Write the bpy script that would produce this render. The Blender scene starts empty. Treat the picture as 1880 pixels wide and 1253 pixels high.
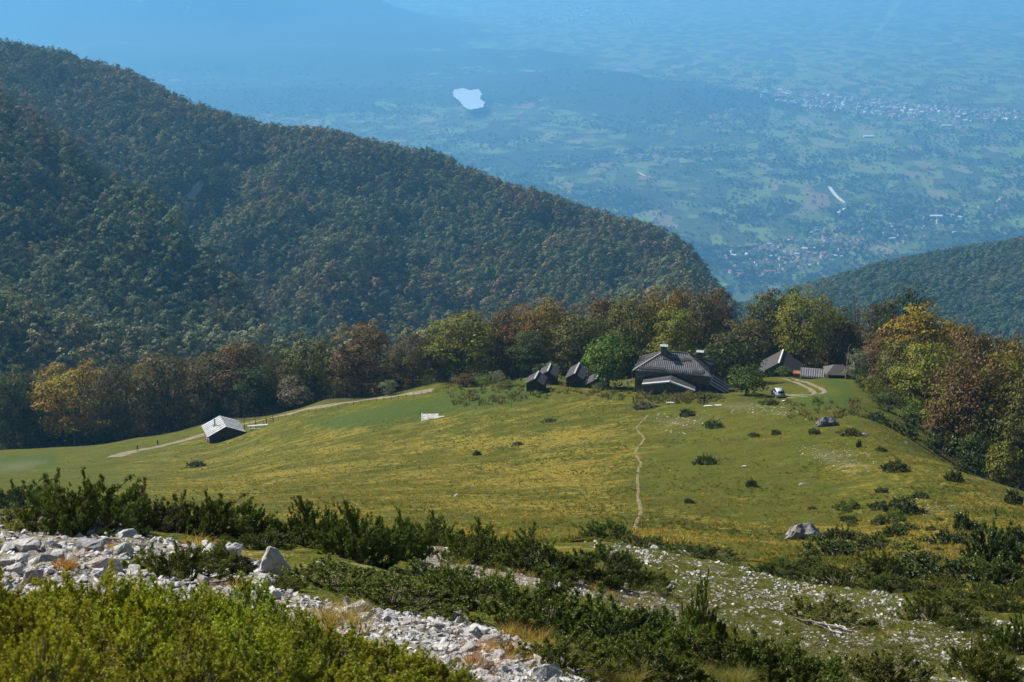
import bpy, bmesh, math, random
import numpy as np
from mathutils import Vector, Matrix, Euler

random.seed(7); np.random.seed(7)
RNG = np.random.default_rng(11)
R = math.radians
sc = bpy.context.scene
COL = sc.collection

# ------------------------------------------------------------------ camera
FPX = 2611.0                       # focal length in pixels of the 1880 wide photograph (50 mm)
PITCH = R(17.8)
ZC = 1600.0
VS = 1600.0 / 1100.0              # depth of the valley below the camera, relative to 1100 m
cam_d = bpy.data.cameras.new('camera')
cam = bpy.data.objects.new('camera', cam_d); COL.objects.link(cam)
cam_d.sensor_width = 36.0; cam_d.lens = 36.0 * FPX / 1880.0
cam_d.clip_start = 0.2; cam_d.clip_end = 120000.0
cam.location = (0, 0, ZC); cam.rotation_euler = (math.pi / 2 - PITCH, 0, 0)
cam_d.dof.use_dof = True; cam_d.dof.focus_distance = 45.0; cam_d.dof.aperture_fstop = 6.3
sc.camera = cam

# ------------------------------------------------------------------ light
SUN_EL, SUN_AZ = R(39.0), R(-53.0)   # azimuth measured from the view direction (+Y), negative = towards the left
wld = bpy.data.worlds.new('World'); sc.world = wld; wld.use_nodes = True
wn = wld.node_tree; wn.nodes.clear()
sky = wn.nodes.new('ShaderNodeTexSky'); sky.sky_type = 'NISHITA'; sky.sun_disc = False
sky.sun_elevation = SUN_EL; sky.sun_rotation = SUN_AZ
sky.altitude = 1500.0; sky.air_density = 1.0; sky.dust_density = 0.7; sky.ozone_density = 1.0
bgn = wn.nodes.new('ShaderNodeBackground'); bgn.inputs[1].default_value = 0.052
won = wn.nodes.new('ShaderNodeOutputWorld')
wn.links.new(sky.outputs[0], bgn.inputs[0]); wn.links.new(bgn.outputs[0], won.inputs[0])
sun_d = bpy.data.lights.new('sun', 'SUN'); sun_d.energy = 5.0; sun_d.angle = R(0.53); sun_d.color = (1.0, 0.94, 0.84)
sun = bpy.data.objects.new('sun', sun_d); COL.objects.link(sun)
SUNDIR = Vector((math.sin(SUN_AZ) * math.cos(SUN_EL), math.cos(SUN_AZ) * math.cos(SUN_EL), math.sin(SUN_EL)))
sun.rotation_euler = SUNDIR.to_track_quat('Z', 'Y').to_euler(); sun.location = (-50, 60, ZC + 90)

vs = sc.view_settings
vs.view_transform = 'Standard'; vs.look = 'None'; vs.exposure = 0.78; vs.gamma = 1.0; vs.use_curve_mapping = False
cy = sc.cycles
cy.max_bounces = 6; cy.diffuse_bounces = 2; cy.glossy_bounces = 2; cy.transmission_bounces = 3
cy.volume_bounces = 2; cy.transparent_max_bounces = 6; cy.use_denoising = True
cy.sample_clamp_indirect = 4.0

HAZE_DENSITY = 8.3e-5
HAZE_COLOR = (0.185, 0.565, 1.0)

# ------------------------------------------------------------------ helpers
def tag(o, label=None, cat=None, group=None, kind=None):
    if label: o['label'] = label
    if cat: o['category'] = cat
    if group: o['group'] = group
    if kind: o['kind'] = kind
    return o

def empty(name, loc=(0, 0, 0), rz=0.0, parent=None):
    o = bpy.data.objects.new(name, None); COL.objects.link(o)
    o.location = loc; o.rotation_euler = (0, 0, rz); o.empty_display_size = 0.5
    if parent: o.parent = parent
    return o

def link(name, me, parent=None, loc=(0, 0, 0), rot=(0, 0, 0), scl=(1, 1, 1), color=None):
    o = bpy.data.objects.new(name, me); COL.objects.link(o)
    if parent: o.parent = parent
    o.location = loc; o.rotation_euler = rot; o.scale = scl
    if color: o.color = (*color, 1.0)
    return o

def mesh_np(name, V, F, mat=None, smooth=False, attrs=None):
    V = np.asarray(V, dtype=np.float32); F = np.asarray(F, dtype=np.int32)
    me = bpy.data.meshes.new(name)
    n, k = F.shape
    me.vertices.add(len(V)); me.vertices.foreach_set('co', V.ravel())
    me.loops.add(n * k); me.loops.foreach_set('vertex_index', F.ravel())
    me.polygons.add(n); me.polygons.foreach_set('loop_start', np.arange(0, n * k, k, dtype=np.int32))
    if smooth: me.polygons.foreach_set('use_smooth', np.ones(n, dtype=bool))
    for (an, dom, typ, arr) in (attrs or []):
        a = me.attributes.new(an, typ, dom)
        key = {'FLOAT': 'value', 'FLOAT_VECTOR': 'vector', 'FLOAT_COLOR': 'color', 'INT': 'value'}[typ]
        a.data.foreach_set(key, np.asarray(arr, dtype=np.int32 if typ == 'INT' else np.float32).ravel())
    if mat: me.materials.append(mat)
    me.update(calc_edges=True)
    return me

def bm_mesh(name, bm, mat=None, smooth=False):
    me = bpy.data.meshes.new(name)
    bmesh.ops.recalc_face_normals(bm, faces=bm.faces[:])
    bm.to_mesh(me); bm.free()
    if smooth:
        me.polygons.foreach_set('use_smooth', np.ones(len(me.polygons), dtype=bool))
    if mat: me.materials.append(mat)
    return me

def box(bm, x0, x1, y0, y1, z0, z1, M=None):
    vs_ = [bm.verts.new(Vector(p)) for p in ((x0, y0, z0), (x1, y0, z0), (x1, y1, z0), (x0, y1, z0),
                                             (x0, y0, z1), (x1, y0, z1), (x1, y1, z1), (x0, y1, z1))]
    for f in ((0, 3, 2, 1), (4, 5, 6, 7), (0, 1, 5, 4), (1, 2, 6, 5), (2, 3, 7, 6), (3, 0, 4, 7)):
        bm.faces.new([vs_[i] for i in f])
    if M is not None:
        for v in vs_: v.co = M @ v.co
    return vs_

def boxmesh(name, x0, x1, y0, y1, z0, z1, mat):
    bm = bmesh.new(); box(bm, x0, x1, y0, y1, z0, z1)
    return bm_mesh(name, bm, mat)

def poly_prism(bm, pts, off):
    """closed solid from a planar polygon pts (3d) pushed by the vector off"""
    a = [bm.verts.new(Vector(p)) for p in pts]
    b = [bm.verts.new(Vector(p) + Vector(off)) for p in pts]
    n = len(pts)
    bm.faces.new(a); bm.faces.new(b[::-1])
    for i in range(n):
        bm.faces.new((a[i], b[i], b[(i + 1) % n], a[(i + 1) % n]))

def tube_np(P, rad, sides=6):
    """tapered tube through points P; returns V,F(quads)"""
    P = np.asarray(P, float); n = len(P)
    V = []; F = []
    for i in range(n):
        t = P[min(i + 1, n - 1)] - P[max(i - 1, 0)]; t /= (np.linalg.norm(t) + 1e-9)
        a = np.cross(t, [0.31, 0.9, 0.2]); a /= (np.linalg.norm(a) + 1e-9); b = np.cross(t, a)
        for k in range(sides):
            an = 2 * math.pi * k / sides
            V.append(P[i] + rad[i] * (math.cos(an) * a + math.sin(an) * b))
    for i in range(n - 1):
        for k in range(sides):
            k2 = (k + 1) % sides
            F.append((i * sides + k, i * sides + k2, (i + 1) * sides + k2, (i + 1) * sides + k))
    return np.array(V), np.array(F)

def join_np(parts):
    V = []; F = []; o = 0
    for v, f in parts:
        V.append(v); F.append(f + o); o += len(v)
    return np.vstack(V), np.vstack(F)

# value noise (numpy)
def _hash(i, j, seed):
    n = (i.astype(np.int64) * 374761393 + j.astype(np.int64) * 668265263 + seed * 974634777) & 0x7fffffff
    n = ((n ^ (n >> 13)) * 1274126177) & 0x7fffffff
    return ((n ^ (n >> 16)) & 0xffff) / 65535.0

def vnoise(x, y, seed=0):
    x = np.asarray(x, float); y = np.asarray(y, float)
    i = np.floor(x); j = np.floor(y); fx = x - i; fy = y - j
    fx = fx * fx * (3 - 2 * fx); fy = fy * fy * (3 - 2 * fy)
    a = _hash(i, j, seed); b = _hash(i + 1, j, seed); c = _hash(i, j + 1, seed); d = _hash(i + 1, j + 1, seed)
    return (a * (1 - fx) + b * fx) * (1 - fy) + (c * (1 - fx) + d * fx) * fy - 0.5

def sstep(a, b, x):
    t = np.clip((x - a) / (b - a), 0, 1)
    return t * t * (3 - 2 * t)

# ------------------------------------------------------------------ survey of the place
# bearings and slopes were read off the photograph, each with an estimated ground distance in metres
SP, CP = math.sin(PITCH), math.cos(PITCH)
def bearing(px, py):
    u = (px - 940.0) / FPX; v = (626.5 - py) / FPX
    dx, dy, dz = u, CP + v * SP, -SP + v * CP
    h = math.hypot(dx, dy)
    return math.atan2(dx, dy), -dz / h          # azimuth, tangent of the depression

def to_px(x, y, z):
    x = np.asarray(x, float); y = np.asarray(y, float); dz = np.asarray(z, float) - ZC
    zf = y * CP - dz * SP; up = y * SP + dz * CP
    return 940.0 + FPX * x / zf, 626.5 - FPX * up / zf

PROFILE = {
 -420: [(1253, 5), (1090, 12), (935, 22), (1010, 45), (965, 90), (915, 170), (868, 330), (868, 420), (905, 500), (900, 580), (730, 640), (420, 900), (60, 1300), (80, 1500), (-60, 2000), (0, 2300)],
 0: [(1253, 5.5), (1100, 13), (950, 23), (1005, 45), (955, 90), (903, 170), (850, 320), (827, 395), (856, 465), (885, 540), (680, 640), (450, 880), (215, 1150), (330, 1280), (245, 1450), (85, 1900), (120, 2150)],
 125: [(1253, 5.8), (1110, 13), (955, 22.5), (1005, 43), (955, 90), (897, 180), (842, 322), (820, 388), (850, 460), (872, 545), (668, 660), (470, 880), (265, 1115), (385, 1250), (295, 1430), (105, 1890), (145, 2150)],
 253: [(1253, 6), (1120, 13), (962, 22), (1010, 42), (955, 90), (890, 190), (829, 322), (803, 378), (840, 452), (855, 560), (662, 690), (490, 880), (335, 1050), (465, 1180), (380, 1350), (148, 1865), (190, 2130)],
 330: [(650, 720), (505, 880), (382, 1005), (510, 1130), (425, 1300), (190, 1850), (225, 2100)],
 405: [(1253, 6.5), (1130, 14), (985, 21), (1010, 42), (962, 90), (882, 200), (817, 308), (790, 335), (767, 366), (810, 445), (828, 560), (645, 740), (434, 960), (555, 1075), (425, 1260), (300, 1480), (213, 1810), (250, 2060)],
 600: [(1253, 7), (1150, 13), (1005, 22), (1012, 45), (958, 95), (870, 190), (795, 272), (757, 314), (734, 342), (780, 425), (795, 570), (630, 780), (540, 850), (635, 950), (465, 1200), (340, 1450), (245, 1780), (280, 2050)],
 800: [(1253, 7.5), (1135, 15), (1032, 25), (1008, 45), (962, 95), (862, 185), (778, 260), (722, 306), (701, 328), (755, 405), (765, 570), (618, 800), (598, 900), (500, 1150), (400, 1400), (290, 1750), (330, 2000)],
 1000: [(1253, 8.5), (1150, 16), (1052, 26), (1003, 48), (972, 95), (862, 178), (765, 250), (724, 283), (690, 308), (745, 400), (735, 600), (606, 860), (555, 1050), (450, 1350), (355, 1730), (395, 2000)],
 1200: [(1253, 10), (1152, 20), (1052, 36), (1003, 55), (967, 98), (862, 168), (770, 236), (736, 264), (703, 296), (692, 325), (745, 420), (722, 600), (580, 1000), (500, 1350), (412, 1700), (450, 1900)],
 1290: [(600, 1000), (555, 1300), (480, 1675), (545, 1900)],
 1330: [(620, 1000), (600, 1300), (578, 1660), (610, 1900)],
 1430: [(1253, 14), (1150, 26), (1062, 48), (1000, 90), (900, 146), (800, 194), (752, 226), (742, 258), (706, 288), (691, 320), (688, 335), (745, 430), (722, 650), (650, 1000), (620, 1400), (590, 1900), (545, 2350)],
 1600: [(1253, 17), (1150, 30), (1072, 52), (990, 98), (900, 142), (815, 180), (778, 205), (752, 240), (712, 280), (702, 320), (755, 420), (740, 650), (660, 1100), (600, 1800), (485, 2650), (520, 2950)],
 1740: [(1253, 19), (1150, 33), (1080, 54), (990, 98), (905, 140), (855, 172), (856, 200), (812, 255), (780, 320), (800, 420), (780, 650), (680, 1100), (600, 1900), (458, 2780), (490, 3050)],
 1880: [(1253, 21), (1150, 37), (1080, 58), (1000, 98), (930, 138), (905, 162), (925, 195), (930, 270), (900, 420), (820, 700), (690, 1200), (590, 2000), (433, 2900), (470, 3150)],
 2150: [(1253, 23), (1150, 44), (1080, 68), (1010, 115), (990, 165), (1015, 210), (1030, 280), (980, 420), (850, 750), (690, 1300), (560, 2100), (395, 2950), (430, 3200)],
 2600: [(1253, 24), (1150, 47), (1080, 75), (1030, 120), (1030, 180), (1060, 280), (1000, 450), (870, 800), (690, 1400), (540, 2200), (360, 3000)],
}
_c = []
for px, prof in PROFILE.items():
    for py, r in prof:
        py = py + (14 if r > 1500 else 0)      # the wood on the far hills stands about this much above the ground
        th, td = bearing(px, py); _c.append((th, math.log(r), td - 1.75 / r))
for th in np.linspace(-0.75, 0.75, 16):
    _c.append((th, math.log(2.4), 0.25))
    _c.append((th, math.log(3600.0), 1120.0 / 3600.0))
    _c.append((th, math.log(4600.0), 1560.0 / 4600.0))
    _c.append((th, math.log(5600.0), 1597.0 / 5600.0))
for th in (-0.75, 0.75):
    for r in (6, 14, 30, 60, 120, 250):
        _c.append((th, math.log(r), 0.40))
_c = np.array(_c)
TS = 5.0
_X = np.c_[_c[:, 0] * TS, _c[:, 1]]
def _phi(d2): return 0.5 * d2 * np.log(d2 + 1e-12)
_n = len(_X)
_A = np.zeros((_n + 3, _n + 3))
_A[:_n, :_n] = _phi(((_X[:, None] - _X[None]) ** 2).sum(-1)) + np.eye(_n) * 2e-4
_A[:_n, _n] = 1; _A[:_n, _n + 1:] = _X; _A[_n, :_n] = 1; _A[_n + 1:, :_n] = _X.T
_sol = np.linalg.solve(_A, np.r_[_c[:, 2], 0, 0, 0])

T0, T1, NT = -0.74, 0.74, 741
L0, L1, NL = math.log(2.4), math.log(5700.0), 741
def rbf(th, lr):
    q = np.c_[np.ravel(th) * TS, np.ravel(lr)]; out = np.empty(len(q))
    for a in range(0, len(q), 40000):
        b = q[a:a + 40000]
        d2 = (b[:, :1] - _X[None, :, 0]) ** 2 + (b[:, 1:] - _X[None, :, 1]) ** 2
        out[a:a + 40000] = _phi(d2) @ _sol[:_n] + _sol[_n] + b @ _sol[_n + 1:]
    return out.reshape(np.shape(th))
_gt, _gl = np.meshgrid(np.linspace(T0, T1, NT // 2 + 1), np.linspace(L0, L1, NL // 2 + 1), indexing='ij')
_gw = rbf(_gt, _gl)
def _grid(G, th, lr):
    n0, n1 = G.shape
    a = np.clip((np.asarray(th) - T0) / (T1 - T0) * (n0 - 1), 0, n0 - 1.001); b = np.clip((np.asarray(lr) - L0) / (L1 - L0) * (n1 - 1), 0, n1 - 1.001)
    i = a.astype(int); j = b.astype(int); f = a - i; g = b - j
    return (G[i, j] * (1 - f) + G[i + 1, j] * f) * (1 - g) + (G[i, j + 1] * (1 - f) + G[i + 1, j + 1] * f) * g

def gauss_px(x, y, px, r, sx, sy, h, rot=0.0):
    th, _ = bearing(px, 300); cx, cy_ = math.sin(th) * r, math.cos(th) * r
    c, s = math.cos(rot), math.sin(rot)
    u = (x - cx) * c + (y - cy_) * s; v = -(x - cx) * s + (y - cy_) * c
    return h * np.exp(-(u / sx) ** 2 - (v / sy) ** 2)

def valley_h(x, y):
    x = np.asarray(x, float) / VS; y = np.asarray(y, float) / VS
    h = vnoise(x / 900, y / 900, 3) * 6
    # low wooded hills round the reservoir
    b = gauss_px(x, y, 300, 9000, 800, 520, 105, 0.1) + gauss_px(x, y, 640, 9100, 560, 430, 100, -0.1)
    b = b + gauss_px(x, y, 930, 9250, 420, 420, 92, -0.2) + gauss_px(x, y, 1070, 8000, 640, 420, 112, -0.25) + gauss_px(x, y, 1290, 7600, 420, 300, 50, -0.2)
    b = b + gauss_px(x, y, -100, 8200, 1200, 900, 130, 0.0) + gauss_px(x, y, 520, 7700, 700, 420, 70, 0.3)
    rid = (vnoise(x / 420 + 3, y / 600, 9) * 46 + vnoise(x / 170, y / 260, 10) * 26)
    h = h + b + rid * np.clip(b / 70.0, 0, 1)
    # high mountain at the far left
    far = 700 * np.tanh(gauss_px(x, y, 250, 11500, 1330, 1150, 2200, 0.0) / 700) + gauss_px(x, y, -600, 14500, 3000, 2600, 300, 0.0)
    h = h + far * (1 + 0.30 * vnoise(x / 700, y / 900, 21) + 0.16 * vnoise(x / 300, y / 330, 22))
    return h * VS

GULLY = [([(-80, 1350), (100, 1275), (253, 1205), (330, 1150), (405, 1095), (520, 1010), (640, 915)], 62, 70), ([(455, 1640), (432, 1520), (385, 1420), (318, 1310), (330, 1180)], 58, 62), ([(770, 1620), (742, 1400), (705, 1200), (655, 980), (640, 860)], 52, 66),
         ([(1000, 1600), (960, 1370), (905, 1120), (860, 930)], 46, 60), ([(1190, 1600), (1130, 1350), (1050, 1050)], 50, 66), ([(600, 1560), (560, 1390), (480, 1240)], 34, 48),
         ([(150, 1720), (200, 1560), (260, 1400)], 40, 60), ([(110, 1010), (200, 900), (280, 800)], 13, 40), ([(330, 930), (400, 830), (450, 760)], 12, 40), ([(-20, 960), (60, 860), (120, 740)], 12, 40), ([(-80, 1190), (100, 1130), (253, 1060), (330, 1015), (405, 970), (520, 905), (620, 850)], -30, 56), ([(870, 1560), (840, 1350), (800, 1150)], 30, 46)]
_GW = []
for _pl, _dep, _wid in GULLY:
    _q = []
    for _px, _r in _pl:
        _t = bearing(_px, 450)[0]; _q.append((_r * math.sin(_t), _r * math.cos(_t)))
    _GW.append((_q, _dep, _wid))
def gully(x, y):
    d_ = 0.0
    for q, dep, wid in _GW:
        m = np.full(np.shape(x), 1e9)
        for (x1, y1), (x2, y2) in zip(q, q[1:]):
            ex, ey = x2 - x1, y2 - y1; t = np.clip(((x - x1) * ex + (y - y1) * ey) / (ex * ex + ey * ey), 0, 1)
            m = np.minimum(m, np.hypot(x - x1 - t * ex, y - y1 - t * ey))
        d_ = d_ - dep * np.exp(-(m / wid) ** 1.5)
    return d_
LAKE_TH = bearing(861, 183)[0]; LAKE_R = 7700.0 * VS
LAKE_X, LAKE_Y, LAKE_Z = LAKE_R * math.sin(LAKE_TH), LAKE_R * math.cos(LAKE_TH), 34.0 * VS
def height(x, y):
    x = np.asarray(x, float); y = np.asarray(y, float)
    r = np.hypot(x, y) + 1e-6; lo, hi = r.min(), r.max()
    h = 0.0
    if lo < 5600:
        h = ZC - 1.75 - _grid(_gw, np.arctan2(x, y), np.log(r)) * r
        if lo < 120:
            f1 = sstep(3, 8, r) * (1 - sstep(60, 120, r))
            h = h + f1 * (0.16 * vnoise(x / 1.1, y / 1.1, 31) + 0.09 * vnoise(x / 0.4, y / 0.4, 32))
        if lo < 600 and hi > 12:
            h = h + sstep(12, 40, r) * (1 - sstep(380, 600, r)) * (0.20 * vnoise(x / 5.5, y / 5.5, 33) + 0.34 * vnoise(x / 19, y / 19, 34) + sstep(50, 80, r) * (0.13 * vnoise(x / 2.6, y / 2.6, 40) + 0.16 * vnoise(x / 3.9, y / 3.9, 41)))
        if hi > 640 and lo < 1950:
            h = h + gully(x, y) * sstep(640, 740, r)
        if hi > 600:
            f3 = sstep(600, 900, r) * (1 - 0.72 * sstep(1450, 1720, r))
            u, v = (x * 0.8 + y * 0.6), (-x * 0.6 + y * 0.8)
            h = h + f3 * (40 * vnoise(u / 160, v / 480, 35) + 30 * vnoise(u / 80, v / 210, 39) + 14 * vnoise(x / 60, y / 60, 36) + 5 * vnoise(x / 28, y / 28, 37))
    if hi > 4600:
        k = sstep(4600, 5500, r)
        vz = valley_h(x, y)
        lk = np.exp(-(((x - LAKE_X) / (210 * VS)) ** 2 + ((y - LAKE_Y) / (330 * VS)) ** 2) ** 2)
        h = h * (1 - k) + (vz * (1 - lk) + LAKE_Z * lk) * k
    return h

def hit(px, py, rmin=3.0, rmax=48000.0):
    """first ground point along the sight line of a pixel: a real place on the terrain"""
    th, td = bearing(px, py)
    r = np.exp(np.linspace(math.log(rmin), math.log(rmax), 2600))
    g = height(r * math.sin(th), r * math.cos(th)) - (ZC - r * td)
    k = np.nonzero(g >= 0)[0]
    if len(k) == 0: return None
    k = k[0]
    if k == 0: rr = r[0]
    else: rr = r[k - 1] + (r[k] - r[k - 1]) * (-g[k - 1]) / (g[k] - g[k - 1] + 1e-12)
    x, y = rr * math.sin(th), rr * math.cos(th)
    return np.array([x, y, float(height(x, y))])

def hits(pts, rmin=3.0, rmax=400., steps=420):
    """ground points for many sight lines at once"""
    pts = np.array(pts, float); u = (pts[:, 0] - 940) / FPX; v = (626.5 - pts[:, 1]) / FPX
    dx, dy, dz = u, CP + v * SP, -SP + v * CP; h_ = np.hypot(dx, dy); th = np.arctan2(dx, dy); td = -dz / h_
    sn, cs = np.sin(th), np.cos(th); n = len(pts)
    out = np.full((n, 3), np.nan); act = np.arange(n); gp = np.full(n, -1e-6); rp = rmin
    for r in np.exp(np.linspace(math.log(rmin), math.log(rmax), steps)):
        if len(act) == 0: break
        g = height(r * sn[act], r * cs[act]) - (ZC - r * td[act])
        h = g >= 0; ids = act[h]
        if len(ids):
            f = np.clip(-gp[ids] / (g[h] - gp[ids] + 1e-12), 0, 1); rr = rp + (r - rp) * f
            x, y = rr * sn[ids], rr * cs[ids]; out[ids] = np.c_[x, y, height(x, y)]
        gp[act] = g; act = act[~h]; rp = r
    return out

def at(px, r):
    """ground point on the bearing of a pixel column at ground distance r"""
    th, _ = bearing(px, 650); x, y = r * math.sin(th), r * math.cos(th)
    return np.array([x, y, float(height(x, y))])

def dist(p): return math.sqrt(p[0] ** 2 + p[1] ** 2 + (p[2] - ZC) ** 2)

def inpoly(px, py, poly):
    px = np.asarray(px, float); py = np.asarray(py, float); ins = np.zeros(px.shape, bool)
    n = len(poly)
    for i in range(n):
        x1, y1 = poly[i]; x2, y2 = poly[(i + 1) % n]
        if y1 == y2: continue
        c = ((y1 > py) != (y2 > py)) & (px < (x2 - x1) * (py - y1) / (y2 - y1) + x1)
        ins ^= c
    return ins

def polydist(px, py, poly):
    """signed distance in pixels, positive inside"""
    px = np.asarray(px, float); py = np.asarray(py, float); d = np.full(px.shape, 1e9)
    n = len(poly)
    for i in range(n):
        x1, y1 = poly[i]; x2, y2 = poly[(i + 1) % n]
        ex, ey = x2 - x1, y2 - y1; t = np.clip(((px - x1) * ex + (py - y1) * ey) / (ex * ex + ey * ey + 1e-9), 0, 1)
        d = np.minimum(d, np.hypot(px - x1 - t * ex, py - y1 - t * ey))
    return np.where(inpoly(px, py, poly), d, -d)
# ------------------------------------------------------------------ materials
class NT:
    def __init__(self, name):
        self.m = bpy.data.materials.new(name); self.m.use_nodes = True
        self.t = self.m.node_tree; self.t.nodes.clear()
        self.out = self.n('ShaderNodeOutputMaterial')
    def n(self, typ, **kw):
        nd = self.t.nodes.new(typ)
        for k, v in kw.items(): setattr(nd, k, v)
        return nd
    def l(self, a, b): self.t.links.new(a, b)
    def set(self, nd, **kw):
        for k, v in kw.items():
            s = nd.inputs[k.replace('_', ' ')]
            if hasattr(v, 'is_output') or isinstance(v, bpy.types.NodeSocket): self.l(v, s)
            else: s.default_value = v
        return nd
    def coord(self, scale=(1, 1, 1), kind='geom', rot=(0, 0, 0)):
        if kind == 'geom': src = self.n('ShaderNodeNewGeometry').outputs['Position']
        else: src = self.n('ShaderNodeTexCoord').outputs[kind]
        mp = self.n('ShaderNodeMapping'); self.l(src, mp.inputs[0])
        if rot != (0, 0, 0):
            m0 = self.n('ShaderNodeMapping'); self.l(src, m0.inputs[0]); m0.inputs['Rotation'].default_value = rot
            self.l(m0.outputs[0], mp.inputs[0]); rot = (0, 0, 0)
        mp.inputs['Scale'].default_value = scale; mp.inputs['Rotation'].default_value = rot
        return mp.outputs[0]
    def noise(self, vec, scale, detail=3.0, rough=0.55, dist=0.0):
        nd = self.n('ShaderNodeTexNoise'); self.l(vec, nd.inputs['Vector'])
        nd.inputs['Scale'].default_value = scale; nd.inputs['Detail'].default_value = detail
        nd.inputs['Roughness'].default_value = rough; nd.inputs['Distortion'].default_value = dist
        return nd.outputs['Fac']
    def ramp(self, fac, stops, interp='LINEAR'):
        nd = self.n('ShaderNodeValToRGB'); self.l(fac, nd.inputs[0]); cr = nd.color_ramp; cr.interpolation = interp
        while len(cr.elements) < len(stops): cr.elements.new(0.5)
        for e, (p, c) in zip(cr.elements, stops):
            e.position = p; e.color = (c, c, c, 1) if isinstance(c, (int, float)) else (*c, 1)
        return nd.outputs[0]
    def mix(self, fac, a, b, mode='MIX'):
        nd = self.n('ShaderNodeMix', data_type='RGBA', blend_type=mode)
        for i, v in ((0, fac), (6, a), (7, b)):
            s = nd.inputs[i]
            if isinstance(v, bpy.types.NodeSocket): self.l(v, s)
            elif isinstance(v, (int, float)): s.default_value = v if i == 0 else (v, v, v, 1)
            else: s.default_value = (*v, 1)
        return nd.outputs[2]
    def math(self, op, a, b=0.0, clamp=False):
        nd = self.n('ShaderNodeMath', operation=op, use_clamp=clamp)
        for s, v in ((nd.inputs[0], a), (nd.inputs[1], b)):
            if isinstance(v, bpy.types.NodeSocket): self.l(v, s)
            else: s.default_value = v
        return nd.outputs[0]
    def attr(self, name, typ='GEOMETRY', out='Fac'):
        nd = self.n('ShaderNodeAttribute'); nd.attribute_name = name; nd.attribute_type = typ
        return nd.outputs[out]
    def bump(self, h, strength=0.5, dist=0.05):
        nd = self.n('ShaderNodeBump'); self.l(h, nd.inputs['Height'])
        nd.inputs['Strength'].default_value = strength; nd.inputs['Distance'].default_value = dist
        return nd.outputs[0]
    def bsdf(self, color, rough=0.8, spec=0.3, metal=0.0, normal=None):
        b = self.n('ShaderNodeBsdfPrincipled')
        for k, v in (('Base Color', color), ('Roughness', rough), ('Specular IOR Level', spec), ('Metallic', metal)):
            s = b.inputs[k]
            if isinstance(v, bpy.types.NodeSocket): self.l(v, s)
            elif k == 'Base Color': s.default_value = (*v, 1)
            else: s.default_value = v
        if normal is not None: self.l(normal, b.inputs['Normal'])
        return b.outputs[0]
    def done(self, sh): self.l(sh, self.out.inputs['Surface']); return self.m

def simple(name, col, rough=0.8, spec=0.3, metal=0.0, var=0.25, scale=4.0, bump=0.0, kind='Object'):
    t = NT(name); c = t.coord(kind=kind)
    f = t.noise(c, scale, 5.0, 0.62)
    lo = tuple(x * (1 - var) for x in col); hi = tuple(min(1, x * (1 + var)) for x in col)
    cc = t.ramp(f, [(0.3, lo), (0.7, hi)])
    nrm = t.bump(t.noise(c, scale * 3, 4.0), bump, 0.05) if bump else None
    return t.done(t.bsdf(cc, rough, spec, metal, nrm))

def leaf_mat(name, inst, trans=0.38, spec=0.12, sat_var=0.06, v0=0.5, v1=1.0):
    """leaf colour comes from the tree (object colour or instance tint), varied leaf by leaf"""
    t = NT(name)
    if inst: base = t.attr('tint', 'INSTANCER', 'Color')
    else: base = t.n('ShaderNodeObjectInfo').outputs['Color']
    tone = t.attr('tone'); hue = t.attr('hue')
    hsv = t.n('ShaderNodeHueSaturation'); t.l(base, hsv.inputs['Color'])
    t.l(t.math('ADD', 0.5, t.math('MULTIPLY', t.math('SUBTRACT', hue, 0.5), sat_var)), hsv.inputs['Hue'])
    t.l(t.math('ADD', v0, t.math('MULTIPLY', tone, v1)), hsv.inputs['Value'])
    col = hsv.outputs[0]
    d = t.n('ShaderNodeBsdfDiffuse'); t.l(col, d.inputs[0])
    tr = t.n('ShaderNodeBsdfTranslucent')
    t.l(t.mix(0.35, col, t.mix(1.0, col, (1.25, 1.2, 0.5), 'MULTIPLY')), tr.inputs[0])
    mx = t.n('ShaderNodeMixShader'); mx.inputs[0].default_value = trans; t.l(d.outputs[0], mx.inputs[1]); t.l(tr.outputs[0], mx.inputs[2])
    g = t.n('ShaderNodeBsdfGlossy'); g.inputs['Roughness'].default_value = 0.5; g.inputs[0].default_value = (0.8, 0.85, 0.9, 1)
    m2 = t.n('ShaderNodeMixShader'); m2.inputs[0].default_value = spec * 0.35; t.l(mx.outputs[0], m2.inputs[1]); t.l(g.outputs[0], m2.inputs[2])
    return t.done(m2.outputs[0])

M = {}
M['leaf'] = leaf_mat('leaf', False, 0.27, 0.02, 0.11, 0.4, 1.15); M['leaf_inst'] = leaf_mat('leaf_inst', True, 0.14, 0.03)
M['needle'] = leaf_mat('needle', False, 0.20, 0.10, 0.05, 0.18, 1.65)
M['needle_inst'] = leaf_mat('needle_inst', True, 0.30, 0.1, 0.05)
M['grass_inst'] = leaf_mat('grass_inst', True, 0.6, 0.05, 0.03)
M['bark'] = simple('bark', (0.085, 0.07, 0.055), 0.9, 0.2, var=0.4, scale=3.0, bump=0.5)
M['juniper_wood'] = simple('juniper_wood', (0.17, 0.14, 0.115), 0.9, 0.2, var=0.4, scale=14)
M['dead_wood'] = simple('dead_wood', (0.40, 0.37, 0.34), 0.85, 0.2, var=0.35, scale=18, bump=0.4)

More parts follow.
